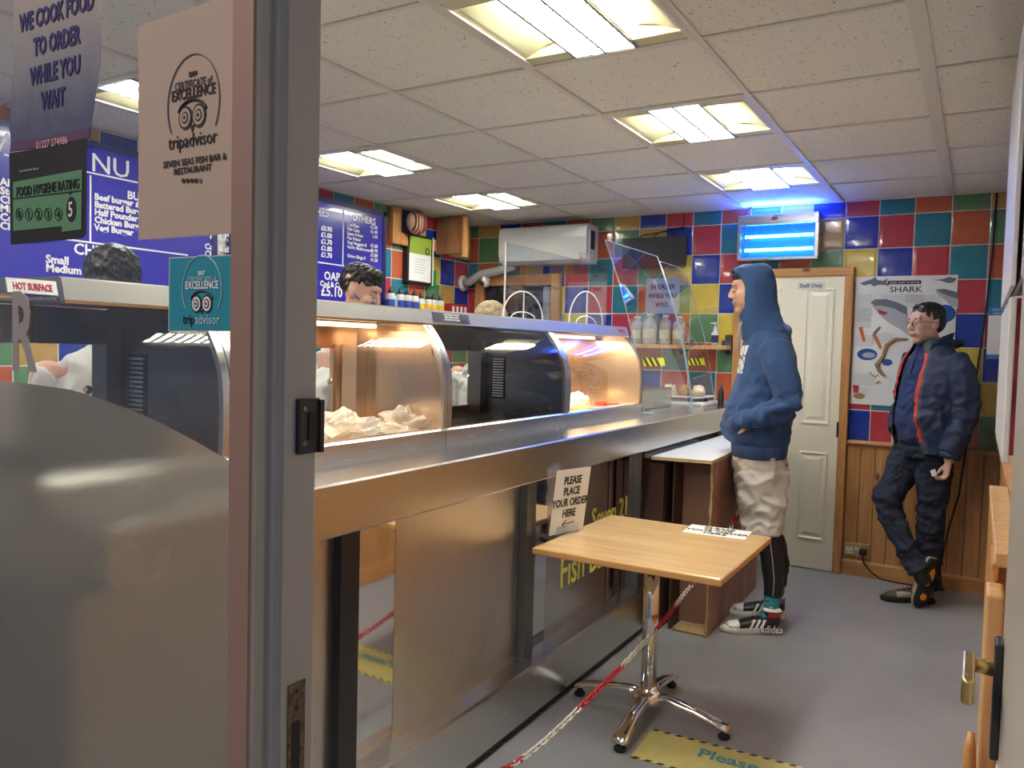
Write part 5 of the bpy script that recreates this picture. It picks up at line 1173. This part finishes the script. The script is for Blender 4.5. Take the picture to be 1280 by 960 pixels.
for b in list(kids(m1)):
    if b.name.startswith(('eye','iris','eyelid','lips','eyebrow')): b.parent=body
obj('hair',MB().ell(hc+Vector((.035,0,.075)),(.068,.068,.036)),'hair_black',m1,True,local=True)
# hoodie
def hood_mat():
    m=plain('blue_sweatshirt_cotton',(.024,.066,.185),.9,bump=.25,bscale=220); nt=m.node_tree; p=nt.nodes['Principled BSDF']
    p.inputs['Sheen Weight'].default_value=.05
    tc=N(nt,'ShaderNodeTexCoord'); s=N(nt,'ShaderNodeSeparateXYZ'); L(nt,tc.outputs['Object'],s.inputs[0])
    def rng(o,a,b):
        x=N(nt,'ShaderNodeMath',operation='GREATER_THAN'); x.inputs[1].default_value=a; y=N(nt,'ShaderNodeMath',operation='LESS_THAN'); y.inputs[1].default_value=b
        L(nt,s.outputs[o],x.inputs[0]); L(nt,s.outputs[o],y.inputs[0]); z=N(nt,'ShaderNodeMath',operation='MULTIPLY'); L(nt,x.outputs[0],z.inputs[0]); L(nt,y.outputs[0],z.inputs[1]); return z
    def mul(a,b): z=N(nt,'ShaderNodeMath',operation='MULTIPLY'); L(nt,a.outputs[0],z.inputs[0]); L(nt,b.outputs[0],z.inputs[1]); return z
    front=mul(mul(rng(0,.07,.5),rng(1,-.11,.105)),rng(2,1.33,1.475))
    v=N(nt,'ShaderNodeTexVoronoi'); v.feature='DISTANCE_TO_EDGE'; v.inputs['Scale'].default_value=17; L(nt,tc.outputs['Object'],v.inputs['Vector']); g=N(nt,'ShaderNodeMath',operation='GREATER_THAN'); g.inputs[1].default_value=.05; L(nt,v.outputs[0],g.inputs[0])
    fm=mul(front,g)
    back=mul(mul(rng(0,-.5,-.09),rng(1,-.13,.13)),rng(2,1.12,1.45)); v2=N(nt,'ShaderNodeTexNoise'); v2.inputs['Scale'].default_value=19; v2.inputs['Detail'].default_value=4; L(nt,tc.outputs['Object'],v2.inputs['Vector']); g2=N(nt,'ShaderNodeMath',operation='GREATER_THAN'); g2.inputs[1].default_value=.53; L(nt,v2.outputs[0],g2.inputs[0]); bm_=mul(back,g2)
    a=N(nt,'ShaderNodeMix',data_type='RGBA'); L(nt,fm.outputs[0],a.inputs[0]); a.inputs[6].default_value=(.024,.066,.185,1); a.inputs[7].default_value=(.60,.60,.58,1)
    b=N(nt,'ShaderNodeMix',data_type='RGBA'); L(nt,bm_.outputs[0],b.inputs[0]); L(nt,a.outputs[2],b.inputs[6]); b.inputs[7].default_value=(.025,.04,.09,1); L(nt,b.outputs[2],p.inputs['Base Color']); return m
MT['hoodie']=hood_mat()
mb=MB()
tors=[(.925,.133,-.118,.165),(.955,.145,-.135,.178),(.985,.185,-.145,.19),(1.03,.200,-.148,.20),(1.10,.196,-.155,.205),(1.19,.170,-.162,.20),(1.27,.148,-.168,.20),(1.35,.133,-.165,.205),(1.43,.122,-.155,.21),(1.49,.110,-.135,.19),(1.54,.10,-.115,.14),(1.57,.09,-.095,.10)]
mb.loft([ringpt(Vector(((f+b)/2,0,z)),DZ,DY,ry,(f-b)/2,24) for z,f,b,ry in tors])
for k in(-1,1):
    sh=.0
    limb(mb,[(-.02,k*.165,1.46,.075,.085),(-.045,k*.215,1.38,.072,.078),(-.085,k*.25,1.26,.066,.070),(-.095,k*.262,1.20,.066,.068),(-.045,k*.258,1.155,.062,.066),(.04,k*.235,1.125,.055,.058),(.11,k*.19,1.095,.047,.050),(.145,k*.16,1.075,.043,.044)],Vector((0,1,0)),16,.5)
    mb.obox if 0 else None
# pouch pocket
limb(mb,[(.155,-.11,1.06,.055,.030),(.165,0,1.05,.075,.040),(.155,.11,1.06,.055,.030)],DZ)
def hd(c,n):
    f=folds(.012,7,2.0,(1,1,1.0),1.12,.16)(c,n)*min(1,max(.1,(c.z-.93)/.10))
    # arm creases
    if c.z>.99: f+=.008*math.sin(62*c.z+34*c.x+4*noise.noise(c*9))*math.exp(-((c.z-1.17)/.09)**2)*(1 if abs(c.y)>.18 else .3)
    return f
ho=blob('hoodie',mb,'hoodie',m1,.0065,5,hd,lambda c:(c.z<.935))
ho.modifiers.new('cloth','SOLIDIFY').thickness=.006
# ribbed hem and cuffs
hm=MB(); rings=[]
for z,g in ((.893,.0),(.896,.005),(.925,.009),(.955,.011),(.968,.004)): rings.append(ringpt(Vector((.008,0,z+.0)),DZ,DY,.172+g,.133+g,48))
obj('ribbed_hem',hm.loft(rings),plain('ribbed_cotton',(.03,.07,.18),.9,bump=.6,bscale=60,stretch=(1,1,.05)),ho,True,local=True)
for k in(-1,1): obj('cuff',MB().tube([(.125,k*.178,1.088),(.165,k*.14,1.070)],[.042,.036],16),'hoodie',ho,True,local=True)
# hood
mb=MB()
hs=[(1.50,.112,-.135,.135),(1.56,.118,-.12,.12),(1.60,.125,-.092,.110),(1.65,.135,-.064,.104),(1.70,.142,-.052,.106),(1.76,.150,-.044,.108),(1.81,.166,-.038,.106),(1.85,.186,-.030,.096),(1.88,.178,-.018,.078),(1.90,.135,.0,.045)]
mb.loft([ringpt(Vector(((f+b)/2,0,z)),DZ,DY,ry,(f-b)/2,24) for z,f,b,ry in hs])
limb(mb,[(-.01,-.105,1.54,.035,.035),(-.075,-.05,1.545,.042,.045),(-.083,.0,1.55,.042,.05),(-.075,.05,1.545,.042,.045),(-.01,.105,1.54,.035,.035)],DZ)
def hoodcut(c): return c.x>.118 and ((c.y/.080)**2+((c.z-1.745)/.118)**2)<1 
hood=blob('hood',mb,'hoodie',m1,.007,5,folds(.010,6,5.5,(1,1,.5)),hoodcut,.007)
for k in(-1,1): obj('drawcord',MB().tube([(.125,k*.035,1.60),(.140,k*.045,1.53),(.142,k*.05,1.45)],.003,6),'greypaint',ho,True,local=True)
# shorts
mb=MB()
limb(mb,[(.004,0,.93,.165,.128),(.004,0,.84,.172,.135),(.002,0,.78,.172,.13)],DY,20,.1)
for k in(-1,1): 
    ox=.0 if k>0 else -.01
    limb(mb,[(.0+ox,k*.088,.82,.095,.132),(-.002+ox,k*.10,.72,.094,.124),(-.010+ox,k*.106,.60,.092,.108),(-.016+ox,k*.108,.53,.092,.100),(-.016+ox,k*.108,.50,.092,.100)],DY,20,.1)
sf=folds(.018,8,9.1,(1,1,.8))
shorts=blob('shorts',mb,plain('pale_linen_shorts',(.56,.54,.50),.85,bump=.15,bscale=180),m1,.007,3,sf,lambda c:c.z<.515,.004)
obj('leg_label',MB().box(-.125,-.118,.06,.10,.86,.875),'redink',shorts,local=True)
# leggings, socks, shoes
for k in(-1,1):
    ox=0 if k>0 else -.058
    mb=MB(); limb(mb,[(-.03+ox*.3,k*.10,.60,.070,.072),(-.045+ox*.5,k*.103,.50,.058,.062),(-.062+ox*.8,k*.108,.40,.056,.060),(-.075+ox,k*.11,.30,.050,.055),(-.075+ox,k*.112,.215,.042,.047),(-.073+ox,k*.113,.19,.042,.046)],DY,18,.1)
    o=blob('legging',mb,plain('black_stretch',(.010,.011,.016),.55),m1,.006,3,folds(.004,9,k+4))
    obj('side_stripe',MB().tube([(-.045+ox,k*.166,.48),(-.06+ox,k*.168,.38),(-.072+ox,k*.162,.28),(-.07+ox,k*.156,.20)],.0022,6),'greypaint' if k<0 else 'bottle_white',o,True,local=True)
    mb=MB(); limb(mb,[(-.072+ox,k*.113,.215,.037,.041),(-.070+ox,k*.113,.16,.036,.040),(-.062+ox,k*.114,.10,.037,.042),(-.04+ox,k*.114,.07,.035,.04)],DY,16,.2)
    sk=plain('teal_patterned_sock',(.03,.30,.38),.85,bump=.2,bscale=150)
    nt=sk.node_tree; tc=N(nt,'ShaderNodeTexCoord'); v=N(nt,'ShaderNodeTexVoronoi'); v.inputs['Scale'].default_value=32; mpp=N(nt,'ShaderNodeMapping'); mpp.inputs['Scale'].default_value=(1,1,2.2); L(nt,tc.outputs['Object'],mpp.inputs[0]); L(nt,mpp.outputs[0],v.inputs['Vector'])
    lt=N(nt,'ShaderNodeMath',operation='LESS_THAN'); lt.inputs[1].default_value=.34; L(nt,v.outputs['Distance'],lt.inputs[0]); rmp=N(nt,'ShaderNodeValToRGB'); rmp.color_ramp.interpolation='CONSTANT'
    e=rmp.color_ramp.elements; e[0].position=0; e[0].color=(.03,.30,.38,1); e[1].position=.62; e[1].color=(.75,.10,.12,1); q=e.new(.80); q.color=(.45,.55,.05,1)
    sp_=N(nt,'ShaderNodeSeparateColor'); L(nt,v.outputs['Color'],sp_.inputs[0]); L(nt,sp_.outputs[0],rmp.inputs[0]); mx=N(nt,'ShaderNodeMix',data_type='RGBA'); L(nt,lt.outputs[0],mx.inputs[0]); mx.inputs[6].default_value=(.03,.30,.38,1); L(nt,rmp.outputs[0],mx.inputs[7]); L(nt,mx.outputs[2],nt.nodes['Principled BSDF'].inputs['Base Color'])
    blob('sock',mb,sk,m1,.005,2,folds(.004,14,k+1,(1,1,3)))
    M4=Matrix.Translation((-.125+ox,k*.118,0.0))@Matrix.Rotation(k*.12,4,'Z')
    so=shoe(m1,M4,['black','whiteink','redink'],'solewhite',True,.312)
    if k>0:
        xd=M4.to_3x3()@Vector((-1,0,0)); n_=M4.to_3x3()@Vector((0,1,0)); 
        
        for mt_,bo,off in (('ink',.0045,.0),('whiteink',.0008,.0016)):
            lt_=text('lettering','adidas',.052,mt_,None,(0,0,0),DX,DY,'CENTER',bo,.001); Wt=Matrix.Identity(4); pos=M4@Vector((.062,.0415+off,.016))
            for i in range(3): Wt[i][0]=xd[i]*.86; Wt[i][1]=DZ[i]; Wt[i][2]=n_[i]; Wt[i][3]=pos[i]
            lt_.data.transform(Wt); lt_.parent=so
# ---------------- man in glasses (built in room coordinates, then hung on his Empty)
m2=thing('person','person in glasses, navy jacket and dark jeans leaning with crossed legs beside the shark poster','person',(-.26,5.26,0))
O2=Vector((-.26,5.26,0)); 
def w2(x,y,z,*r): return (x-O2.x,y-O2.y,z,*r)
fa=math.radians(222); F2=Vector((math.cos(fa),math.sin(fa),0)); S2=Vector((-F2.y,F2.x,0))  # forward, his left
def b2(f,l,z,*r): v=Vector((-.245,5.27,z))+F2*f+S2*l; return w2(v.x,v.y,v.z,*r)
ha=math.radians(222); Rh2=Matrix.Rotation(ha,3,'Z')@Matrix.Rotation(.05,3,'Y')
hp_=U(1158,405,'y',5.24); hc2=Vector((hp_.x-O2.x,hp_.y-O2.y,hp_.z-.004))
mb=MB(); head(mb,hc2,Rh2,1.02)
nb_=Vector(b2(.0,0,1.45)[:3]); limb(mb,[(*nb_,.062),(*(hc2*.45+nb_*.55),.058),(*(hc2+Vector((.01,.012,-.075))),.060)],S2)
limb(mb,[b2(0,0,.95,.15,.10),b2(.02,0,1.12,.15,.11),b2(.01,0,1.3,.17,.11),b2(.0,0,1.44,.17,.08)],S2)
# arms
la=[b2(-.015,.175,1.42,.050),b2(-.035,.248,1.20,.040),b2(-.005,.255,1.04,.034),b2(.035,.247,.93,.030),b2(.052,.241,.86,.026)]
ra=[b2(-.01,-.185,1.42,.055),b2(-.06,-.25,1.17,.045),b2(.02,-.24,.98,.033),b2(.05,-.20,.90,.03)]
limb(mb,la,F2); limb(mb,ra,F2)
hand(mb,Vector(la[-1][:3])+Vector((0,0,.0)),Vector((-.10,-.05,-1)),F2*1.0-S2*.5,1.0,1.25,1)
hand(mb,Vector(ra[-1][:3]),F2*.2+S2*.3+Vector((0,0,-1)),F2*.2+S2,1.0,.7,-1)
for pts in ([(-.195,5.24,.88,.07),(-.205,5.225,.52,.045),(-.20,5.25,.22,.036),(-.20,5.25,.10,.030),(-.23,5.235,.05,.028)],[(-.335,5.31,.86,.07),(-.440,5.20,.585,.045),(-.325,5.125,.34,.036),(-.235,5.085,.20,.030),(-.205,5.082,.15,.028)]):
    limb(mb,[w2(*p) for p in pts],F2)
body2=blob('body',mb,plain('skin_pale',(.58,.36,.30),.5,bump=.03,bscale=80),m2,.0050,5)
face_bits(body2,hc2,Rh2,1.02)
for b in list(kids(body2)):
    if b.name.startswith('eyelid'): b.data.materials.clear(); b.data.materials.append(body2.data.materials[0])
# hair cap
mb=MB(); X2=lambda p:hc2+Rh2@Vector(p)
mb.ell(X2((-.016,0,.052)),(.103,.082,.082),Rh2); mb.ell(X2((-.040,0,.012)),(.070,.079,.070),Rh2); limb(mb,[(*X2((.040,-.045,.098)),.014),(*X2((.062,.0,.106)),.016),(*X2((.040,.045,.098)),.014)],Rh2@Vector((0,0,1)))
def hcut(c):
    q=Rh2.inverted()@(c-hc2); return (q.z<.078-.9*(.075-q.x) and q.x>.0) or (q.x>.0 and q.z<.028) or q.z<-.055
blob('hair',mb,'hair_black',m2,.005,3,folds(.003,34,3),hcut,.004)
# glasses
gl=thing('tmp','x','x') ; bpy.data.objects.remove(gl)
g=MB()
for k in(-1,1):
    g.tube([X2((.107,k*.010,.018)),X2((.106,k*.034,.020)),X2((.098,k*.058,.018)),X2((.06,k*.077,.015)),X2((-.005,k*.084,.010))],.0022,6)
    g.tube([X2((.107,k*.010,.018)),X2((.108,k*.014,-.006)),X2((.106,k*.034,-.012)),X2((.098,k*.052,-.006)),X2((.098,k*.058,.016))],.0011,6)
g.tube([X2((.107,-.010,.018)),X2((.110,0,.020)),X2((.107,.010,.018))],.0018,6)
glo=obj('glasses',g,plain('thin_metal_frame',(.30,.27,.27),.3,1),m2,True,local=True)
for k in(-1,1): obj('lens',MB().add([X2((.107,k*.011,.017)),X2((.106,k*.034,.019)),X2((.098,k*.057,.016)),X2((.098,k*.052,-.005)),X2((.106,k*.034,-.011)),X2((.108,k*.014,-.005))],[(0,1,2,3,4,5)]),'case_glass',glo,local=True)
# shirt
MT['navyshirt']=plain('navy_fleece',(.022,.040,.125),.9,bump=.25,bscale=200); MT['navyjacket']=plain('navy_softshell',(.020,.033,.085),.6,bump=.2,bscale=150,spec=.35); MT['redlining']=plain('red_lining_edge',(.55,.045,.03),.6); MT['jacketgrey']=plain('grey_lining',(.05,.065,.09),.7)
mb=MB(); sh=[(.925,.128,-.10,.165),(.97,.150,-.11,.172),(1.05,.165,-.11,.175),(1.15,.160,-.11,.175),(1.25,.140,-.115,.18),(1.35,.118,-.115,.185),(1.42,.098,-.10,.165),(1.47,.085,-.085,.11),(1.50,.080,-.075,.08)]
mb.loft([ringpt(Vector(b2((f+b)/2,0,z)[:3]),DZ,S2,ry,(f-b)/2,24) for z,f,b,ry in sh])
mb.loft([ringpt(Vector(b2((.075-.06)/2+.01,0,z)[:3]),DZ,S2,r_,r_*.92,20) for z,r_ in ((1.46,.085),(1.49,.078),(1.525,.072),(1.535,.068))])
shirt=blob('shirt',mb,'navyshirt',m2,.007,5,folds(.009,8,7.7),None)
obj('zip',MB().tube([b2(.088,-.005,1.50),b2(.104,-.005,1.43),b2(.128,-.005,1.34)],.003,6),'ink',shirt,True,local=True)
# jacket
mb=MB(); jk=[(.875,.135,-.135,.225),(.93,.145,-.14,.228),(1.05,.170,-.145,.225),(1.15,.172,-.145,.222),(1.25,.155,-.145,.222),(1.35,.135,-.145,.225),(1.43,.115,-.13,.20),(1.48,.095,-.105,.14),(1.52,.085,-.09,.105),(1.555,.08,-.085,.098)]
mb.loft([ringpt(Vector(b2((f+b)/2,0,z)[:3]),DZ,S2,ry,(f-b)/2,28) for z,f,b,ry in jk])
limb(mb,[b2(-.02,.165,1.435,.070,.075),b2(-.025,.215,1.36,.074,.074),b2(-.035,.245,1.25,.070,.070),b2(-.035,.255,1.14,.066,.064),b2(-.005,.255,1.04,.062,.060),b2(.03,.248,.95,.058,.056),b2(.045,.242,.905,.057,.055)],F2,16,.12)
limb(mb,[b2(-.02,-.165,1.435,.070,.075),b2(-.045,-.225,1.34,.070,.070),b2(-.07,-.262,1.18,.064,.062),b2(-.02,-.262,1.07,.060,.058),b2(.03,-.23,.97,.055,.052)],F2,16,.12)
limb(mb,[b2(-.06,.09,1.535,.03,.04),b2(-.12,.05,1.53,.035,.05),b2(-.135,0,1.525,.035,.05),b2(-.12,-.05,1.53,.035,.05),b2(-.06,-.09,1.535,.03,.04)],DZ)
iF=Vector((-.245,5.27,0))-O2
def fl2(c): q=c-iF; return q.dot(F2),q.dot(S2)
def wgap(z): return .075+.03*max(0,(1.2-z)/.3) if z<1.43 else max(.035,.075-.5*(z-1.43))
def jcut(c):
    f,l=fl2(c); 
    return (f>.03 and -wgap(c.z)-.045<l<wgap(c.z)-.0) or c.z<.882 or (c.z>1.545 and True)
def jslot(c):
    f,l=fl2(c); w=wgap(c.z)
    if f>.03 and (abs(l-w)<.018) and .95<c.z<1.46: return 1
    if f>.03 and (abs(l+w+.045)<.02) and 1.2<c.z<1.5: return 1
    if f>.03 and (abs(l-w)<.034): return 2
    return 0
jo=blob('jacket',mb,['navyjacket','redlining','jacketgrey'],m2,.0075,5,lambda c,n:folds(.013,6.5,1.3,(1,1,1),1.1,.2)(c,n)+.004*math.sin(60*c.z+20*c.x+3*noise.noise(c*8))*math.exp(-((c.z-1.08)/.12)**2),jcut,.006,jslot)
# collar points
obj('collar_flap',MB().loft([[Vector(b2(f,l,z)[:3]) for f,l,z in q] for q in ([(-.05,.098,1.53),(.02,.098,1.50),(.075,.075,1.47)],[(-.055,.105,1.585),(.02,.112,1.56),(.07,.092,1.535)])],False,False),'navyjacket',jo,True,local=True).modifiers.new('t','SOLIDIFY').thickness=.006
obj('sleeve_cuff',MB().tube([b2(.043,.242,.905),b2(.050,.241,.872)],[.056,.052],18),'navyjacket',jo,True,local=True)
# jeans
mb=MB()
limb(mb,[w2(-.26,5.28,.965,.160,.115),w2(-.26,5.28,.90,.170,.120),w2(-.26,5.275,.84,.165,.118)],S2,20,.1)
limb(mb,[w2(-.195,5.235,.86,.092,.105),w2(-.20,5.23,.70,.086,.092),w2(-.205,5.225,.52,.072,.075),w2(-.205,5.235,.38,.066,.070),w2(-.20,5.25,.22,.062,.066),w2(-.20,5.255,.10,.062,.066),w2(-.20,5.255,.075,.06,.064)],S2,18,.1)
limb(mb,[w2(-.335,5.31,.86,.092,.105),w2(-.385,5.26,.72,.086,.092),w2(-.440,5.20,.585,.078,.080),w2(-.400,5.165,.47,.068,.070),w2(-.325,5.125,.34,.062,.064),w2(-.26,5.095,.235,.056,.060),w2(-.240,5.085,.205,.055,.058)],S2,18,.1)
blob('jeans',mb,plain('dark_denim',(.010,.016,.040),.8,bump=.3,bscale=260,var=.35,detail=6),m2,.007,3,lambda c,n:folds(.014,9,6.6,(1,1,1))(c,n)+.004*math.sin(95*c.z+30*c.x+3*noise.noise(c*10))*(math.exp(-((c.z-.55)/.1)**2)+math.exp(-((c.z-.17)/.08)**2)),None)
# shoes
MT['suede']=plain('brown_suede',(.10,.065,.045),.8,bump=.2,bscale=90); MT['greysuede']=plain('pale_grey_suede',(.36,.33,.28),.8,bump=.2,bscale=90); MT['oliveshoe']=plain('olive_mesh',(.16,.14,.08),.8)
xd=Vector((-1,-.42,0)).normalized(); zd=DZ; yd=zd.cross(xd); M4=Matrix.Identity(4)
def frame(o,x,y,z):
    M=Matrix.Identity(4)
    for i in range(3): M[i][0]=x[i];M[i][1]=y[i];M[i][2]=z[i];M[i][3]=o[i]
    return M
shoe(m2,frame(Vector(w2(-.165,5.225,0)),xd,yd,zd),['greysuede','suede','oliveshoe'],'rubber',False,.30,kind='lo')
_m=MB(); limb(_m,[w2(-.262,5.098,.25,.046,.048),w2(-.235,5.085,.20,.044,.046),w2(-.212,5.082,.15,.042,.044)],S2,16,.4); blob('sock',_m,'black',m2,.006,2)
# crossing foot: toe on the floor, sole turned to the camera's right
toe=Vector(w2(-.228,5.055,.012)); heel=Vector(w2(-.165,5.10,.285)); xd=(toe-heel).normalized(); zn=Vector((-.62,.74,0)); zn=(zn-xd*zn.dot(xd)).normalized(); yd=zn.cross(xd)
sh2=shoe(m2,frame(heel,xd,yd,zn),['greysuede','suede','suede'],'rubber',False,.295,kind='lo')
Mf=frame(heel,xd,yd,zn)
MT['orange']=plain('orange_rubber',(.75,.26,.02),.5)
obj('sole_patch',MB().prism([(.05,-.012),(.07,-.024),(.12,-.026),(.135,-.010),(.12,.010),(.07,.006)],'z',-.003,.001).xf(Mf),'orange',sh2,local=True)
obj('sole_patch',MB().lathe([(0,-.003),(.020,-.003),(.020,.001),(0,.001)],(.225,.0,0),20).xf(Mf),'orange',sh2,local=True)
obj('midsole_band',MB().loft([[Mf@Vector(((x-.15)*f+.15,y*f,z)) for x,y in [(0,-.022),(.02,-.033),(.07,-.034),(.12,-.032),(.18,-.043),(.23,-.043),(.27,-.032),(.294,-.010),(.294,.012),(.28,.036),(.24,.047),(.18,.044),(.12,.034),(.07,.034),(.02,.033),(0,.022)]] for f,z in ((1.045,.014),(1.045,.030),(.93,.036))]),'greysuede',sh2,True,local=True)
o=obj('paper_slip',MB().obox(U(1167,591,'y',5.02),(.012,0,.006),(0,.001,0),(-.006,0,.016)),'paper'); tag(o,'small folded white paper held in the hand of the man in glasses','paper')
# ---------------- servers behind the range
MT['whitecloth']=plain('white_uniform_cotton',(.62,.63,.62),.85,bump=.2,bscale=120)
def server(label,hx,hy,hz,fdeg,tilt,hairmat,hairfn,maskm=None,hs=1.0,torso=(.17,.11),roll=0,skin='skin',lean=.06):
    o=Vector((hx,hy,0)); t=thing('person',label,'person',(hx,hy,0)); Rm=Matrix.Rotation(math.radians(fdeg),3,'Z')@Matrix.Rotation(math.radians(tilt),3,'Y')
    F=Vector((math.cos(math.radians(fdeg)),math.sin(math.radians(fdeg)),0)); S=Vector((-F.y,F.x,0)); hc=Vector((0,0,hz)); back=-F*lean
    mb=MB(); head(mb,hc,Rm,hs); limb(mb,[(*(back+DZ*(hz-.26)),.058),(*(back*.7+DZ*(hz-.16)),.055),(*(back*.4+DZ*(hz-.09)),.056)],S)
    q=lambda f,l,z,*r:(*(back+F*f+S*l+DZ*z),*r); zs_=hz-.28
    limb(mb,[q(0,0,.9,.14,.10),q(0,0,zs_-.2,.15,.10),q(0,0,zs_,.16,.08)],S)
    for k in(-1,1):
        limb(mb,[q(0,k*.09,.9,.075),q(0,k*.1,.48,.05),q(-.02,k*.1,.06,.04)],S); limb(mb,[q(-.02,k*.1,.05,.035),q(.12,k*.1,.04,.035)],S)
        limb(mb,[q(0,k*.19,zs_-.02,.05),q(.02,k*.25,zs_-.28,.042),q(.22,k*.19,zs_-.34,.030)],S); hand(mb,q(.23,k*.185,zs_-.34)[:3],F*1-S*k*.25-DZ*.1,-DZ-S*k*.3,.95,.6,k)
    bd=blob('body',mb,skin,t,.007,3); face_bits(bd,hc,Rm,hs,lips=not maskm)
    mb=MB(); limb(mb,[q(0,0,.86,torso[0]+.01,torso[1]+.015),q(0,0,1.05,torso[0],torso[1]+.01),q(0,0,zs_-.12,torso[0]+.015,torso[1]+.01),q(0,0,zs_+.0,torso[0],torso[1]-.02),q(0,0,zs_+.05,.09,.075)],S,20,.2)
    for k in(-1,1): limb(mb,[q(0,k*.17,zs_-.02,.068),q(.01,k*.225,zs_-.15,.066),q(.02,k*.25,zs_-.26,.062)],S,14,.15)
    blob('white_shirt',mb,'whitecloth',t,.010,5,folds(.022,8,hy*3,(1,1,.7)))
    mb=MB(); limb(mb,[q(0,0,.93,.155,.115),q(0,0,.82,.16,.12)],S,18,.1)
    for k in(-1,1): limb(mb,[q(0,k*.09,.84,.09),q(0,k*.1,.48,.07),q(-.02,k*.1,.09,.06)],S,14,.1)
    blob('trousers',mb,'black',t,.012,4)
    hb=MB(); hairfn(hb,hc,Rm); blob('hair',hb,hairmat,t,.0055,3,folds(.006,26,hy))
    if maskm:
        Xm=lambda p:hc+Rm@(Vector(p)*hs); m=MB(); m.ell(Xm((.070,0,-.048)),(.046,.058,.046),Rm); m.tube([Xm((.05,.056,-.03)),Xm((.0,.080,.0))],.0035,6); m.tube([Xm((.05,-.056,-.03)),Xm((.0,-.080,.0))],.0035,6)
        obj('face_mask',m,maskm,t,True,local=True,kind='stuff')
    return t
MT['maskblue']=plain('blue_mask',(.05,.12,.45),.8)
def crop_hair(mb,c,R):
    mb.ell(c+R@Vector((-.012,0,.068)),(.102,.080,.072),R); mb.ell(c+R@Vector((-.045,0,.035)),(.066,.074,.062),R); mb.ell(c+R@Vector((.045,0,.105)),(.05,.062,.030),R)
def full_hair(mb,c,R):
    mb.ell(c+R@Vector((-.012,0,.045)),(.112,.092,.095),R); mb.ell(c+R@Vector((-.05,0,-.02)),(.07,.085,.08),R)
def bob_hair(mb,c,R):
    mb.ell(c+R@Vector((-.012,0,.045)),(.118,.102,.098),R,24,16); mb.ell(c+R@Vector((-.05,0,-.06)),(.065,.09,.10),R)
p=U(141,345,'x',-2.62); server('person behind the range at the left with short curly black hair, back turned, in white',p.x,p.y,p.z-.03,150,5,'hair_black',full_hair,lean=.13)
p=U(449,366,'x',-2.55); server('person behind the range with cropped black hair and a blue mask, looking down',p.x,p.y,p.z,18,20,'hair_black',crop_hair,'maskblue')
p=U(614,397,'x',-2.62); server('person with blond hair behind the range near the wooden hatch, mostly hidden',p.x,p.y-.0,p.z-.04,100,10,'hair_blond',bob_hair)
